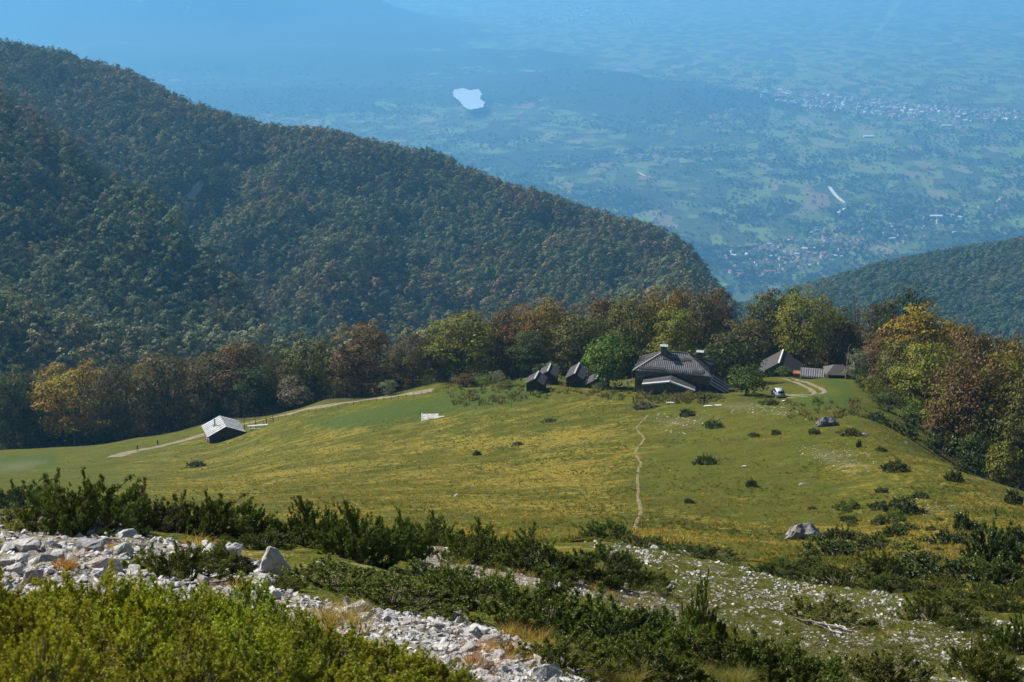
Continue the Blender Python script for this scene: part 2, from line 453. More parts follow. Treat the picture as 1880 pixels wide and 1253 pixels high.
def rock_mat(name, inst):
    t = NT(name); c = t.coord((1, 1, 1), 'Object')
    geo = t.coord()
    n1 = t.noise(geo, 1.1, 6.0, 0.62); n2 = t.noise(geo, 9.0, 6.0, 0.7); n3 = t.noise(geo, 42.0, 4.0, 0.6)
    base = t.ramp(n2, [(0.25, (0.13, 0.13, 0.13)), (0.40, (0.28, 0.28, 0.28)), (0.56, (0.43, 0.43, 0.425)), (0.8, (0.56, 0.56, 0.55))])
    warm = t.mix(t.ramp(n1, [(0.56, 0.0), (0.72, 0.55)]), base, (0.42, 0.29, 0.21))
    lich = t.mix(t.ramp(n3, [(0.54, 0.0), (0.68, 0.7)]), warm, (0.14, 0.135, 0.12))
    if inst: tint = t.attr('tint', 'INSTANCER', 'Color')
    else: tint = t.n('ShaderNodeObjectInfo').outputs['Color']
    col = t.mix(1.0, lich, tint, 'MULTIPLY')
    h = t.math('ADD', n2, t.math('MULTIPLY', n3, 0.35))
    return t.done(t.bsdf(col, 0.88, 0.25, 0.0, t.bump(h, 0.75, 0.035)))
M['rock'] = rock_mat('rock', False); M['rock_inst'] = rock_mat('rock_inst', True)

# near ground: meadow turf, dry grass, scree soil
t = NT('meadow_turf'); p = t.coord()
dry = t.attr('dry'); rocky = t.attr('rocky'); lush = t.attr('lush'); worn = t.attr('worn'); wood = t.attr('wood')
pd = t.coord((0.55, 1, 1), 'geom', (0, 0, -0.85)); nA = t.noise(p, 0.035, 4.0, 0.6, 0.6); nB = t.noise(pd, 0.30, 5.0, 0.65, 0.4); nC = t.noise(pd, 1.6, 5.0, 0.7); nD = t.noise(p, 7.0, 4.0, 0.7)
green = t.ramp(nB, [(0.25, (0.048, 0.061, 0.006)), (0.5, (0.084, 0.094, 0.008)), (0.75, (0.122, 0.118, 0.010))])
gold = t.ramp(nC, [(0.3, (0.145, 0.120, 0.012)), (0.7, (0.34, 0.26, 0.046))])
dm = t.math('ADD', t.math('MULTIPLY', t.math('SUBTRACT', nB, 0.5), 1.9), t.math('ADD', t.math('MULTIPLY', t.math('SUBTRACT', nC, 0.5), 1.5), t.math('MULTIPLY', t.math('SUBTRACT', nA, 0.5), 1.6)))
dm = t.math('ADD', dm, t.math('SUBTRACT', t.math('MULTIPLY', dry, 0.60), 0.38))
col = t.mix(t.ramp(dm, [(0.0, 0.0), (0.34, 0.80)]), green, gold)
nE = t.noise(p, 1.1, 6.0, 0.82); nF = t.noise(p, 0.45, 5.0, 0.75)
col = t.mix(1.0, col, t.ramp(nE, [(0.30, 0.34), (0.45, 0.88), (0.58, 1.12), (0.72, 1.6)]), 'MULTIPLY')
col = t.mix(t.ramp(nF, [(0.56, 0.0), (0.70, 0.55)]), col, (0.082, 0.092, 0.030))
col = t.mix(t.math('MULTIPLY', lush, 0.85), col, t.ramp(nC, [(0.3, (0.035, 0.062, 0.009)), (0.7, (0.068, 0.105, 0.014))]))
col = t.mix(t.ramp(nD, [(0.30, 0.75), (0.47, 0.0)]), col, t.mix(1.0, col, (0.42, 0.48, 0.4), 'MULTIPLY'))
soil = t.ramp(nD, [(0.3, (0.13, 0.10, 0.065)), (0.55, (0.28, 0.245, 0.20)), (0.8, (0.45, 0.43, 0.39))])
rk = t.math('ADD', t.math('MULTIPLY', t.math('SUBTRACT', nC, 0.5), 1.6), t.math('SUBTRACT', t.math('MULTIPLY', rocky, 1.5), 0.75))
col = t.mix(t.ramp(rk, [(0.0, 0.0), (0.35, 0.9)]), col, soil)
col = t.mix(t.math('MULTIPLY', worn, t.ramp(nC, [(0.35, 0.1), (0.65, 0.8)])), col, (0.24, 0.20, 0.15))
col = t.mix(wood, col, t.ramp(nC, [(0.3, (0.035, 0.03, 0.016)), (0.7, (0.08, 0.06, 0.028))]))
hh = t.math('ADD', t.math('MULTIPLY', nE, 0.9), t.math('MULTIPLY', nD, 0.25))
M['turf'] = t.done(t.bsdf(col, 0.95, 0.1, 0.0, t.bump(hh, 0.9, 0.45)))

t = NT('forest_floor'); p = t.coord()
n1 = t.noise(p, 0.02, 5.0, 0.6); n2 = t.noise(p, 0.15, 5.0, 0.65)
M['forest_floor'] = t.done(t.bsdf(t.mix(t.ramp(n1, [(0.4, 0.0), (0.65, 0.6)]), t.ramp(n2, [(0.3, (0.03, 0.034, 0.014)), (0.7, (0.07, 0.065, 0.03))]), (0.075, 0.09, 0.03)), 0.95, 0.1))

# valley: fields, hedges and woods
t = NT('valley_fields'); p = t.coord(); wd = t.attr('wood')
pv = t.coord((1, 0.45, 1), 'geom', (0, 0, 0.18))
vo = t.n('ShaderNodeTexVoronoi'); t.l(pv, vo.inputs['Vector']); vo.inputs['Scale'].default_value = 1 / 95.0; vo.inputs['Randomness'].default_value = 0.85; vo.distance = 'CHEBYCHEV'
sep = t.n('ShaderNodeSeparateColor'); t.l(vo.outputs['Color'], sep.inputs[0])
fields = t.ramp(sep.outputs[0], [(0.0, (0.035, 0.05, 0.018)), (0.30, (0.06, 0.085, 0.025)), (0.5, (0.10, 0.145, 0.04)), (0.64, (0.15, 0.21, 0.055)), (0.84, (0.18, 0.175, 0.08)), (0.92, (0.24, 0.20, 0.12)), (0.965, (0.22, 0.14, 0.10)), (0.985, (0.13, 0.24, 0.05))], 'CONSTANT')
fine = t.noise(p, 0.022, 4.0, 0.65); big = t.noise(p, 0.0011, 5.0, 0.6, 0.5); mid = t.noise(p, 0.0055, 5.0, 0.65, 0.5)
fields = t.mix(0.32, fields, t.ramp(fine, [(0.3, (0.04, 0.055, 0.02)), (0.7, (0.16, 0.17, 0.07))]))
woods = t.ramp(fine, [(0.3, (0.018, 0.03, 0.012)), (0.7, (0.05, 0.066, 0.024))])
wm = t.math('ADD', t.math('MULTIPLY', t.math('SUBTRACT', big, 0.5), 2.2), t.math('ADD', t.math('MULTIPLY', t.math('SUBTRACT', mid, 0.5), 2.4), t.math('SUBTRACT', wd, 0.34)))
col = t.mix(t.ramp(wm, [(0.0, 0.0), (0.12, 1.0)]), fields, woods)
M['valley'] = t.done(t.bsdf(col, 0.95, 0.1, 0.0, t.bump(fine, 0.5, 6.0)))

# ------------------------------------------------------------------ the ground
SCREE = [
 [(0, 948), (120, 952), (250, 975), (330, 1000), (430, 1005), (490, 1050), (560, 1095), (700, 1120), (830, 1122), (930, 1165), (1010, 1205), (1110, 1253), (860, 1253), (770, 1205), (640, 1165), (430, 1145), (200, 1125), (0, 1110)],
 [(755, 1003), (835, 1006), (880, 1035), (1000, 1045), (1200, 1085), (1270, 1125), (1270, 1170), (1120, 1105), (900, 1065), (770, 1050)],
 [(1060, 992), (1200, 1000), (1330, 1030), (1440, 1058), (1560, 1072), (1690, 1100), (1880, 1150), (1900, 1270), (1600, 1270), (1480, 1200), (1300, 1140), (1180, 1085), (1260, 1062), (1100, 1012)],
]
PATCH = [[(1200, 760), (1290, 752), (1330, 775), (1260, 800), (1195, 790)], [(1330, 742), (1420, 742), (1480, 760), (1390, 768), (1340, 758)],
         [(1440, 815), (1560, 815), (1640, 860), (1560, 880), (1480, 850)], [(1620, 905), (1760, 930), (1800, 965), (1690, 950)]]
DRY = [[(230, 860), (520, 790), (900, 770), (1130, 735), (1180, 760), (1150, 960), (1000, 975), (620, 930), (330, 905)], [(1480, 965), (1160, 930), (1150, 980), (1400, 1010), (1900, 1090), (1880, 930), (1620, 800), (1560, 815), (1760, 900)]]
LUSH = [[(560, 775), (820, 722), (1000, 700), (1010, 730), (900, 750), (760, 770), (620, 790)], [(1510, 688), (1560, 700), (1570, 725), (1520, 712)], [(0, 838), (110, 832), (100, 860), (0, 868)], [(1440, 735), (1560, 720), (1590, 745), (1480, 755)]]
WORN = [[(0, 852), (60, 845), (85, 850), (50, 862), (0, 868)], [(1300, 742), (1350, 738), (1420, 744), (1350, 752)]]
def soft(px, py, polys, w):
    m = np.zeros(np.shape(px))
    for q in polys: m = np.maximum(m, sstep(-w, w, polydist(px, py, q)))
    return m

def sheet(name, th, lr, mat, attrs=None, hf=height):
    Tg, Lg = np.meshgrid(th, lr, indexing='ij'); r = np.exp(Lg)
    x, y = r * np.sin(Tg), r * np.cos(Tg); z = hf(x, y)
    n0, n1 = Tg.shape
    idx = np.arange(n0 * n1).reshape(n0, n1)
    F = np.stack([idx[:-1, :-1], idx[1:, :-1], idx[1:, 1:], idx[:-1, 1:]], -1).reshape(-1, 4)
    V = np.stack([x, y, z], -1).reshape(-1, 3)
    at_ = attrs(V) if attrs else None
    me = mesh_np(name, V, F, mat, True, at_)
    return tag(link(name, me), kind='structure')

def near_attrs(V):
    px, py = to_px(V[:, 0], V[:, 1], V[:, 2]); r = np.hypot(V[:, 0], V[:, 1])
    jit = 10 * vnoise(V[:, 0] / (r * .02 + .1), V[:, 1] / (r * .05 + .2), 51)
    ok = r < 300
    rocky = (soft(px, py + jit, SCREE[:2], 16) + 0.50 * soft(px, py + jit, SCREE[2:], 16)) * (r < 80) + 0.52 * soft(px, py + jit, PATCH, 22) * (r > 80) * ok
    rocky = np.maximum(rocky, 0.46 * (1 - sstep(22, 42, r)) * (px < 1250))
    dry = np.maximum(soft(px, py + jit * 2, DRY, 110) * (r > 30), 0.55 * (1 - sstep(14, 40, r)))
    lush = soft(px, py + jit, LUSH, 8) * (r > 200)
    worn = 0.45 * soft(px, py + jit * .5, WORN, 6) * (r > 200)
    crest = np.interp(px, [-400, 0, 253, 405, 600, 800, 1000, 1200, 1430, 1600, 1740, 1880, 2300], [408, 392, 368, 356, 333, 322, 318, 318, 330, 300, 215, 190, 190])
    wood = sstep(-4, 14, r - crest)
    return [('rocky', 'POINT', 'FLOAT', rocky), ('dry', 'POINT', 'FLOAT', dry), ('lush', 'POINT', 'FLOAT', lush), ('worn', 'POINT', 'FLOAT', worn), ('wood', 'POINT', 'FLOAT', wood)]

LR_A, LR_B = math.log(560.0), math.log(5550.0)
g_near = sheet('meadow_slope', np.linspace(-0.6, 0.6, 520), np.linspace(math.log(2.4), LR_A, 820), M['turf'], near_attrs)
g_mid = sheet('forested_hills', np.linspace(-0.72, 0.72, 300), np.linspace(LR_A, LR_B, 170), M['forest_floor'])
def val_attrs(V):
    h = V[:, 2] / VS; r = np.hypot(V[:, 0], V[:, 1]) / VS; px, py = to_px(V[:, 0], V[:, 1], V[:, 2])
    w = np.clip(h / 45.0, 0, 0.9) + 0.20 * (1 - sstep(4500, 6500, r)) - 0.12 * sstep(8000, 11000, r) * (h < 40)
    w = w + 0.42 * soft(px, py, [[(560, 200), (1330, 180), (1420, 260), (1300, 330), (900, 340)]], 70)
    return [('wood', 'POINT', 'FLOAT', w)]
g_far = sheet('valley_plain', np.linspace(-0.85, 0.85, 360), np.linspace(LR_B, math.log(60000.0), 330), M['valley'], val_attrs)

# ------------------------------------------------------------------ the air
t = NT('haze_air')
pv_ = t.n('ShaderNodeVolumePrincipled'); pv_.inputs['Color'].default_value = (*HAZE_COLOR, 1); pv_.inputs['Density'].default_value = HAZE_DENSITY
pv_.inputs['Anisotropy'].default_value = 0.28
t.l(pv_.outputs[0], t.out.inputs['Volume']); M['haze'] = t.m
_allz = [np.array([v for v in (o.bound_box[0][2], o.bound_box[6][2])]) for o in (g_near, g_mid, g_far)]
zlo = min(a.min() for a in _allz) - 1.0; zhi = max(ZC + 6.0, max(a.max() for a in _allz) + 6.0)
hz = link('haze', boxmesh('haze', -52000, 52000, -400, 61000, zlo, zhi, M['haze']))
tag(hz, 'blue autumn haze filling the air over the valley', 'haze', kind='stuff')
# ------------------------------------------------------------------ plant and stone meshes
def quads(C, N, size, asp=0.8, rng=RNG):
    """flat leaf quads at centres C with normals N"""
    n = len(C)
    a = np.cross(N, rng.normal(size=(n, 3))); a /= (np.linalg.norm(a, axis=1, keepdims=True) + 1e-9)
    b = np.cross(N, a)
    s = np.asarray(size).reshape(-1, 1) * np.ones((n, 1))
    a = a * s * 0.5; b = b * s * 0.5 * asp
    V = np.stack([C - a, C - b * 0.9 + a * 0.1, C + a, C + b * 0.9 + a * 0.1], 1).reshape(-1, 3)
    F = np.arange(4 * n).reshape(n, 4)
    return V, F

def unit(v): return v / (np.linalg.norm(v, axis=-1, keepdims=True) + 1e-9)

def make_tree(seed, n_clump, n_leaf, leaf, half_w=0.36, low=0.14, mat=None, fill=1.0, limbs=7, spread=0.17, pointy=0.0, outn=0.6, shell=0.45):
    """broadleaf tree one unit tall; returns (trunk mesh, crown mesh)"""
    rg = np.random.default_rng(seed)
    ch = (1 - low) / 2; cz = low + ch
    d = unit(rg.normal(size=(n_clump, 3))); rad = shell + (0.95 - shell) * rg.random(n_clump) ** 0.5
    lob = 1 + 0.20 * np.sin(3 * np.arctan2(d[:, 1], d[:, 0]) + seed) + 0.12 * rg.normal(size=n_clump)
    cc = d * rad[:, None] * lob[:, None]
    t = (cc[:, 2] + 1) / 2
    nar = 1 - (0.22 + pointy) * np.clip(t - 0.55, 0, 1) * 2 - 0.25 * np.clip(0.3 - t, 0, 1) * 2
    C0 = np.c_[cc[:, 0] * half_w * nar, cc[:, 1] * half_w * nar, cz + cc[:, 2] * ch * 0.9]
    cr = spread * half_w * (0.75 + 0.8 * rg.random(n_clump)) * 1.6
    ci = np.repeat(np.arange(n_clump), n_leaf)
    dl = unit(rg.normal(size=(len(ci), 3))); dl[:, 2] = np.abs(dl[:, 2]) * 0.9 - 0.25
    rl = (rg.random(len(ci)) ** 0.45) * cr[ci]
    P = C0[ci] + dl * rl[:, None] * np.array([1.15, 1.15, 0.8])
    keep = (rg.random(len(ci)) < fill) & (P[:, 2] > 0.03); P = P[keep]; dl = dl[keep]; ci = ci[keep]
    ow = unit((P - np.array([0, 0, cz - 0.15 * ch])) / np.array([half_w, half_w, ch]))
    N = unit(ow * outn + dl * 0.5 + rg.normal(size=P.shape) * 0.42 + np.array([0, 0, 0.2]))
    V, F = quads(P, N, leaf * (0.6 + 0.8 * rg.random(len(P))), 0.85, rg)
    ctone = rg.random(n_clump); chue = rg.random(n_clump)
    tone = np.clip(0.45 * ctone[ci] + 0.55 * rg.random(len(P)), 0, 1); hue = np.clip(0.6 * chue[ci] + 0.4 * rg.random(len(P)), 0, 1)
    crown = mesh_np('crown', V, F, mat, False, [('tone', 'FACE', 'FLOAT', tone), ('hue', 'FACE', 'FLOAT', hue)])
    parts = []
    top = 0.66; x = rg.normal(0, 0.012, (6, 2)).cumsum(0); zz = np.linspace(-0.03, top, 6)
    P_ = np.c_[x - x[0], zz]; rr = np.linspace(0.021, 0.006, 6); rr[0] = 0.028
    parts.append(tube_np(P_, rr, 7))
    for k in range(limbs):
        j = rg.integers(0, n_clump); f = 0.18 + 0.55 * rg.random(); b = np.array([np.interp(f * top, zz, P_[:, 0]), np.interp(f * top, zz, P_[:, 1]), f * top])
        e = C0[j].copy(); e[2] = max(e[2], b[2] + 0.06); m_ = (b + e) / 2 + np.array([0, 0, -0.03])
        parts.append(tube_np([b, m_, e], [0.010, 0.007, 0.003], 5))
        for q in range(2):
            e2 = e + rg.normal(0, 0.07, 3) + np.array([0, 0, 0.06]); parts.append(tube_np([m_, (m_ + e2) / 2 + 0.01, e2], [0.005, 0.0035, 0.0015], 4))
    TV, TF = join_np(parts)
    trunk = mesh_np('trunk', TV, TF, M['bark'], True)
    return trunk, crown

TREES = [make_tree(100 + i, 120, 68, 0.024, 0.38 + 0.05 * (i % 3 - 1), 0.03 + 0.05 * (i % 3), M['leaf'], 0.96, 10, 0.16) for i in range(7)]
BARE = make_tree(140, 60, 26, 0.022, 0.30, 0.10, M['leaf'], 0.8, 26)
YOUNG = [make_tree(150 + i, 46, 60, 0.042, 0.42, 0.03, M['leaf'], 1.0, 5, 0.22) for i in range(3)]
HILL_T = [make_tree(170 + i, 30, 24, 0.075, 0.38 + 0.04 * (i % 3), 0.06, M['leaf_inst'], 0.97, 1, 0.15, 0.2, 1.9, 0.74) for i in range(6)]
HILL = [a[1] for a in HILL_T]; HILL_OBJ = []
for me in HILL:
    m2 = me.copy(); m2.materials.clear(); m2.materials.append(M['leaf']); HILL_OBJ.append(m2)
VALLEY_TREE = [make_tree(190 + i, 7, 9, 0.26, 0.48, 0.0, M['leaf_inst'], 1.0, 0, 0.3)[1] for i in range(3)]

def make_juniper(seed, w, h, plumes, sprigs, needles, nl, nw, pl, mat, up=0.55):
    """spreading juniper w wide, h high: plume-like branches set with short needled sprigs"""
    rg = np.random.default_rng(seed)
    ang = rg.random(plumes) * 2 * math.pi; q = np.sqrt(rg.random(plumes))
    lob = 0.82 + 0.18 * np.sin(2 * ang + seed) + 0.10 * np.sin(5 * ang + 2 * seed)
    bx = q * np.cos(ang) * lob * w * 0.46; by = q * np.sin(ang) * lob * w * 0.46
    dome = np.clip(1 - q ** 2.4, 0, 1)
    bn = vnoise(bx / (w * .13) + seed, by / (w * .13), seed); bump_ = 1 + 1.2 * bn
    top = h * (0.16 + 0.66 * dome) * bump_
    L = pl * (0.6 + 0.7 * rg.random(plumes)) * (1 + 0.35 * (rg.random(plumes) < 0.08))
    bz = np.clip(top * (0.25 + 0.75 * rg.random(plumes) ** 0.5) - L * 0.45, 0.0, None)
    out = np.c_[np.cos(ang) * q, np.sin(ang) * q, np.zeros(plumes)]
    D = unit(out * 0.9 + np.array([0.10, 0, up]) + rg.normal(0, 0.36, (plumes, 3)) * np.array([1, 1, .5]))
    B = np.c_[bx, by, bz]; bend = np.c_[rg.normal(0, .2, (plumes, 2)), 0.25 + 0.2 * rg.random(plumes)]
    # sprigs along each plume
    pi_ = np.repeat(np.arange(plumes), sprigs); m = len(pi_); t_ = rg.random(m) ** 0.85
    sb = B[pi_] + D[pi_] * (t_ * L[pi_])[:, None] + bend[pi_] * ((t_ ** 2) * L[pi_])[:, None]
    rad_ = unit(rg.normal(size=(m, 3)))
    sd = unit(rad_ * 0.9 + D[pi_] * 0.75 + np.array([0, 0, 0.25]))
    sl = pl * 0.34 * (1.15 - 0.75 * t_) * (0.7 + 0.6 * rg.random(m))
    si = np.repeat(np.arange(m), needles); n = len(si); s = rg.random(n)
    P = sb[si] + sd[si] * (s * sl[si])[:, None]
    nd = unit(unit(rg.normal(size=(n, 3))) * 1.0 + sd[si] * 0.8)
    wv = unit(np.cross(nd, rg.normal(size=(n, 3))))
    ln = nl * (0.6 + 0.7 * rg.random(n))
    V = np.stack([P - wv * (nw * 0.5), P + wv * (nw * 0.5), P + nd * ln[:, None]], 1).reshape(-1, 3); F = np.arange(3 * n).reshape(n, 3)
    st = np.clip(0.5 + 1.1 * bn + rg.normal(0, .18, plumes), 0, 1)[pi_]; hu = rg.random(plumes)[pi_]
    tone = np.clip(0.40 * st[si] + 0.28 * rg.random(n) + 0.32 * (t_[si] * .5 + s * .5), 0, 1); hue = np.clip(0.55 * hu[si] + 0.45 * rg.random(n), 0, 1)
    fol = mesh_np('foliage', V, F, mat, False, [('tone', 'FACE', 'FLOAT', tone), ('hue', 'FACE', 'FLOAT', hue)])
    parts = []
    for k in range(plumes // 2):
        e = B[k] + D[k] * L[k] * 0.8 + bend[k] * L[k] * .6
        b0 = np.array([e[0] * 0.35, e[1] * 0.35, -0.05]); m_ = B[k] * .9 + b0 * .1
        m_[2] = max(m_[2], 0.02)
        parts.append(tube_np([b0, m_, e], [0.012 * w / 2, 0.008 * w / 2, 0.003 * w / 2], 4))
    BV, BF = join_np(parts)
    return mesh_np('branches', BV, BF, M['juniper_wood'], True), fol

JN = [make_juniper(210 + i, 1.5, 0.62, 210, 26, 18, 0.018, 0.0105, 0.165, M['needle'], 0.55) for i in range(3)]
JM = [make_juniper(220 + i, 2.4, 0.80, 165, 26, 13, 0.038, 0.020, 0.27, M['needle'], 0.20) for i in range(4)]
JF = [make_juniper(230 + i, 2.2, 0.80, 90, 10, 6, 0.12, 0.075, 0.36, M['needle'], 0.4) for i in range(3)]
JDIM = {'N': (JN, 1.5, 0.70), 'M': (JM, 2.4, 0.92), 'F': (JF, 2.2, 0.95)}

def make_tuft(seed, blades, ln, wd, mat, spread=0.5):
    rg = np.random.default_rng(seed)
    a = rg.random(blades) * 6.283; q = rg.random(blades) ** 0.5
    B = np.c_[np.cos(a) * q * ln * 0.28, np.sin(a) * q * ln * 0.28, np.full(blades, -0.02)]
    D = unit(np.c_[np.cos(a) * spread * q, np.sin(a) * spread * q, np.ones(blades)] + rg.normal(0, 0.16, (blades, 3)))
    L = ln * (0.55 + 0.6 * rg.random(blades))
    w = unit(np.cross(D, rg.normal(size=(blades, 3)))) * wd
    mid = B + D * (L * 0.55)[:, None]; tip = B + D * L[:, None] + np.c_[np.cos(a), np.sin(a), -0.5 * np.ones(blades)] * (L * 0.22)[:, None]
    V = np.stack([B - w, B + w, mid + w * 0.7, mid - w * 0.7, tip - w * .1, tip + w * .1], 1).reshape(-1, 3)
    k = np.arange(blades)[:, None] * 6
    F = np.vstack([k + np.array([0, 1, 2, 3]), k + np.array([3, 2, 5, 4])])
    tn = rg.random(blades); tn = np.r_[tn, tn]; hu = rg.random(2 * blades)
    return mesh_np('tuft', V, F, mat, False, [('tone', 'FACE', 'FLOAT', tn), ('hue', 'FACE', 'FLOAT', hu)])

TUFT_NEAR = [make_tuft(250 + i, 60, 0.30, 0.0035, M['grass_inst'], 0.9) for i in range(3)]
TUFT_FAR = [make_tuft(260 + i, 16, 0.34, 0.028, M['grass_inst'], 0.8) for i in range(3)]

def make_rock(seed, n=16, flat=0.65, detail=False, mat=None):
    rg = np.random.default_rng(seed)
    P = unit(rg.normal(size=(n, 3))) * (0.82 + 0.3 * rg.random((n, 1))) * np.array([0.5, 0.42, 0.5 * flat])
    bm = bmesh.new()
    for p in P: bm.verts.new(p)
    bmesh.ops.convex_hull(bm, input=bm.verts[:])
    for v in [v for v in bm.verts if not v.link_faces]: bm.verts.remove(v)
    if detail:
        bmesh.ops.bevel(bm, geom=bm.edges[:], offset=0.022, segments=1, affect='EDGES', profile=0.5)
        bmesh.ops.triangulate(bm, faces=bm.faces[:])
        bmesh.ops.subdivide_edges(bm, edges=[e for e in bm.edges if e.calc_length() > 0.12], cuts=1)
        for v in bm.verts:
            v.co += Vector(rg.normal(0, 0.009, 3))
    return bm_mesh('rock', bm, mat)

ROCKS = [make_rock(300 + i, 12 + i % 6, 0.45 + 0.09 * (i % 5), True, M['rock']) for i in range(12)]
STONES = [make_rock(340 + i, 9 + i % 3, 0.45 + 0.12 * (i % 3), False, M['rock_inst']) for i in range(6)]

def scatter(name, P, S, protos, tint, label, cat, rot=None, pick=None, kind='stuff', tilt=0.15):
    n = len(P); coll = bpy.data.collections.new(name + '_kinds')
    for k, me in enumerate(protos):
        coll.objects.link(bpy.data.objects.new('%s_kind_%d' % (name, k), me))
    S = np.asarray(S, float); S = S if S.ndim == 2 else np.repeat(S[:, None], 3, 1)
    if rot is None: rot = np.c_[RNG.normal(0, tilt, n), RNG.normal(0, tilt, n), RNG.random(n) * 6.283]
    if pick is None: pick = RNG.integers(0, len(protos), n)
    me = bpy.data.meshes.new(name); me.vertices.add(n); me.vertices.foreach_set('co', np.asarray(P, np.float32).ravel())
    for an, ty, key, arr in (('rot', 'FLOAT_VECTOR', 'vector', rot), ('scl', 'FLOAT_VECTOR', 'vector', S), ('tint', 'FLOAT_COLOR', 'color', np.c_[tint, np.ones(n)])):
        a = me.attributes.new(an, ty, 'POINT'); a.data.foreach_set(key, np.asarray(arr, np.float32).ravel())
    a = me.attributes.new('pick', 'INT', 'POINT'); a.data.foreach_set('value', np.asarray(pick, np.int32))
    ng = bpy.data.node_groups.new(name, 'GeometryNodeTree')
    ng.interface.new_socket('Geometry', in_out='INPUT', socket_type='NodeSocketGeometry')
    ng.interface.new_socket('Geometry', in_out='OUTPUT', socket_type='NodeSocketGeometry')
    gi = ng.nodes.new('NodeGroupInput'); go = ng.nodes.new('NodeGroupOutput')
    ip = ng.nodes.new('GeometryNodeInstanceOnPoints'); ci = ng.nodes.new('GeometryNodeCollectionInfo')
    ci.inputs['Collection'].default_value = coll; ci.inputs['Separate Children'].default_value = True; ci.inputs['Reset Children'].default_value = True
    def na(nm, ty):
        q = ng.nodes.new('GeometryNodeInputNamedAttribute'); q.data_type = ty; q.inputs['Name'].default_value = nm
        return [o for o in q.outputs if o.enabled and o.name == 'Attribute'][0]
    ng.links.new(gi.outputs[0], ip.inputs['Points']); ng.links.new(ci.outputs[0], ip.inputs['Instance'])
    ip.inputs['Pick Instance'].default_value = True
    ng.links.new(na('pick', 'INT'), ip.inputs['Instance Index']); ng.links.new(na('rot', 'FLOAT_VECTOR'), ip.inputs['Rotation']); ng.links.new(na('scl', 'FLOAT_VECTOR'), ip.inputs['Scale'])
    ng.links.new(ip.outputs[0], go.inputs[0])
    o = link(name, me); md = o.modifiers.new('scatter', 'NODES'); md.node_group = ng
    return tag(o, label, cat, kind=kind)

# colours of leaves (reflectance)
LC = dict(green=(0.075, 0.110, 0.022), bright=(0.100, 0.155, 0.024), olive=(0.115, 0.115, 0.026), gold=(0.25, 0.175, 0.022), orange=(0.175, 0.120, 0.024),
          rust=(0.130, 0.088, 0.034), brown=(0.100, 0.085, 0.034), dark=(0.056, 0.074, 0.022), grey=(0.135, 0.112, 0.075), yellow=(0.17, 0.175, 0.025), silver=(0.19, 0.22, 0.13))

# ------------------------------------------------------------------ wooded hillsides (far, one mass) and the largest hillside trees
def hill_points(n, th0, th1, r0, r1, seed, px_keep):
    rg = np.random.default_rng(seed)
    th = th0 + (th1 - th0) * rg.random(n); r = np.sqrt(r0 ** 2 + (r1 ** 2 - r0 ** 2) * rg.random(n))
    x, y = r * np.sin(th), r * np.cos(th); z = height(x, y)
    # drop what lies on slopes turned away behind the skyline
    e = 12.0; zz = height(x * (1 + e / r), y * (1 + e / r))
    face = (zz - z) / e + (ZC - z) / r
    k = face > -0.12
    return np.c_[x, y, z][k], r[k]
P1, r1 = hill_points(18000, -0.42, 0.16, 600, 2050, 5, None)
px1, py1 = to_px(P1[:, 0], P1[:, 1], P1[:, 2])
gap = np.abs(px1 - np.interp(py1, [280, 380], [440, 318])) < np.interp(py1, [275, 300, 380], [6, 13, 4])
gap &= (py1 > 272) & (py1 < 385) & (r1 > 1150)
k = ~gap & (px1 > -60) & (px1 < 1420); P1 = P1[k]; r1 = r1[k]
def hill_tint(P, seed):
    rg = np.random.default_rng(seed); n = len(P)
    a = vnoise(P[:, 0] / 120, P[:, 1] / 120, seed) + 0.6 * vnoise(P[:, 0] / 40, P[:, 1] / 40, seed + 1) + rg.normal(0, 0.22, n)
    c = np.empty((n, 3)); c[:] = (0.092, 0.104, 0.040)
    c[a > 0.05] = (0.108, 0.108, 0.044); c[a > 0.22] = (0.135, 0.115, 0.048); c[a > 0.42] = (0.155, 0.115, 0.050); c[a < -0.2] = (0.072, 0.090, 0.038); c[a < -0.42] = (0.120, 0.135, 0.065)
    return c * (0.75 + 0.5 * rg.random((n, 1))) * 1.55
T1_ = hill_tint(P1, 61)
H1 = 10.5 + 10.0 * RNG.random(len(P1)) ** 1.4 + 1.5 * (r1 < 1000)
W1 = H1 * (0.58 + 0.28 * RNG.random(len(P1)))
S1 = np.c_[W1, W1 * (0.9 + 0.2 * RNG.random(len(P1))), H1]
near = np.argsort(r1 / H1 + 1e3 * (np.abs(px1[k] - 330) > 420) + 1e3 * (py1[k] > 640))[:190]
far_ = np.ones(len(P1), bool); far_[near] = False
scatter('hillside_forest', P1[far_], S1[far_], HILL, T1_[far_], 'hazy autumn beech forest covering the big hill on the left', 'forest', tilt=0.05)
for j in near:
    q = int(RNG.integers(0, 6)); o = empty('hillside_tree', P1[j], RNG.random() * 6.28); o.scale = S1[j]
    link('crown', HILL_OBJ[q], o, color=tuple(T1_[j])); link('trunk', HILL_T[q][0], o)
    tag(o, 'dusky green broadleaf tree low on the forested hill, just above the meadow-edge treeline', 'tree', 'trees on the lower forested hillside')
P2, r2 = hill_points(9000, 0.08, 0.46, 1500, 3050, 6, None)
px2, py2 = to_px(P2[:, 0], P2[:, 1], P2[:, 2]); k = (px2 > 1330) & (px2 < 1960) & (py2 < 660); P2 = P2[k]
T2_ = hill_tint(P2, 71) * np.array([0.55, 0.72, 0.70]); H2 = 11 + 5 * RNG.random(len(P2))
scatter('distant_forest', P2, np.c_[H2, H2, H2], HILL, T2_, 'blue-green wooded hill beyond the trees at the right edge', 'forest', tilt=0.05)

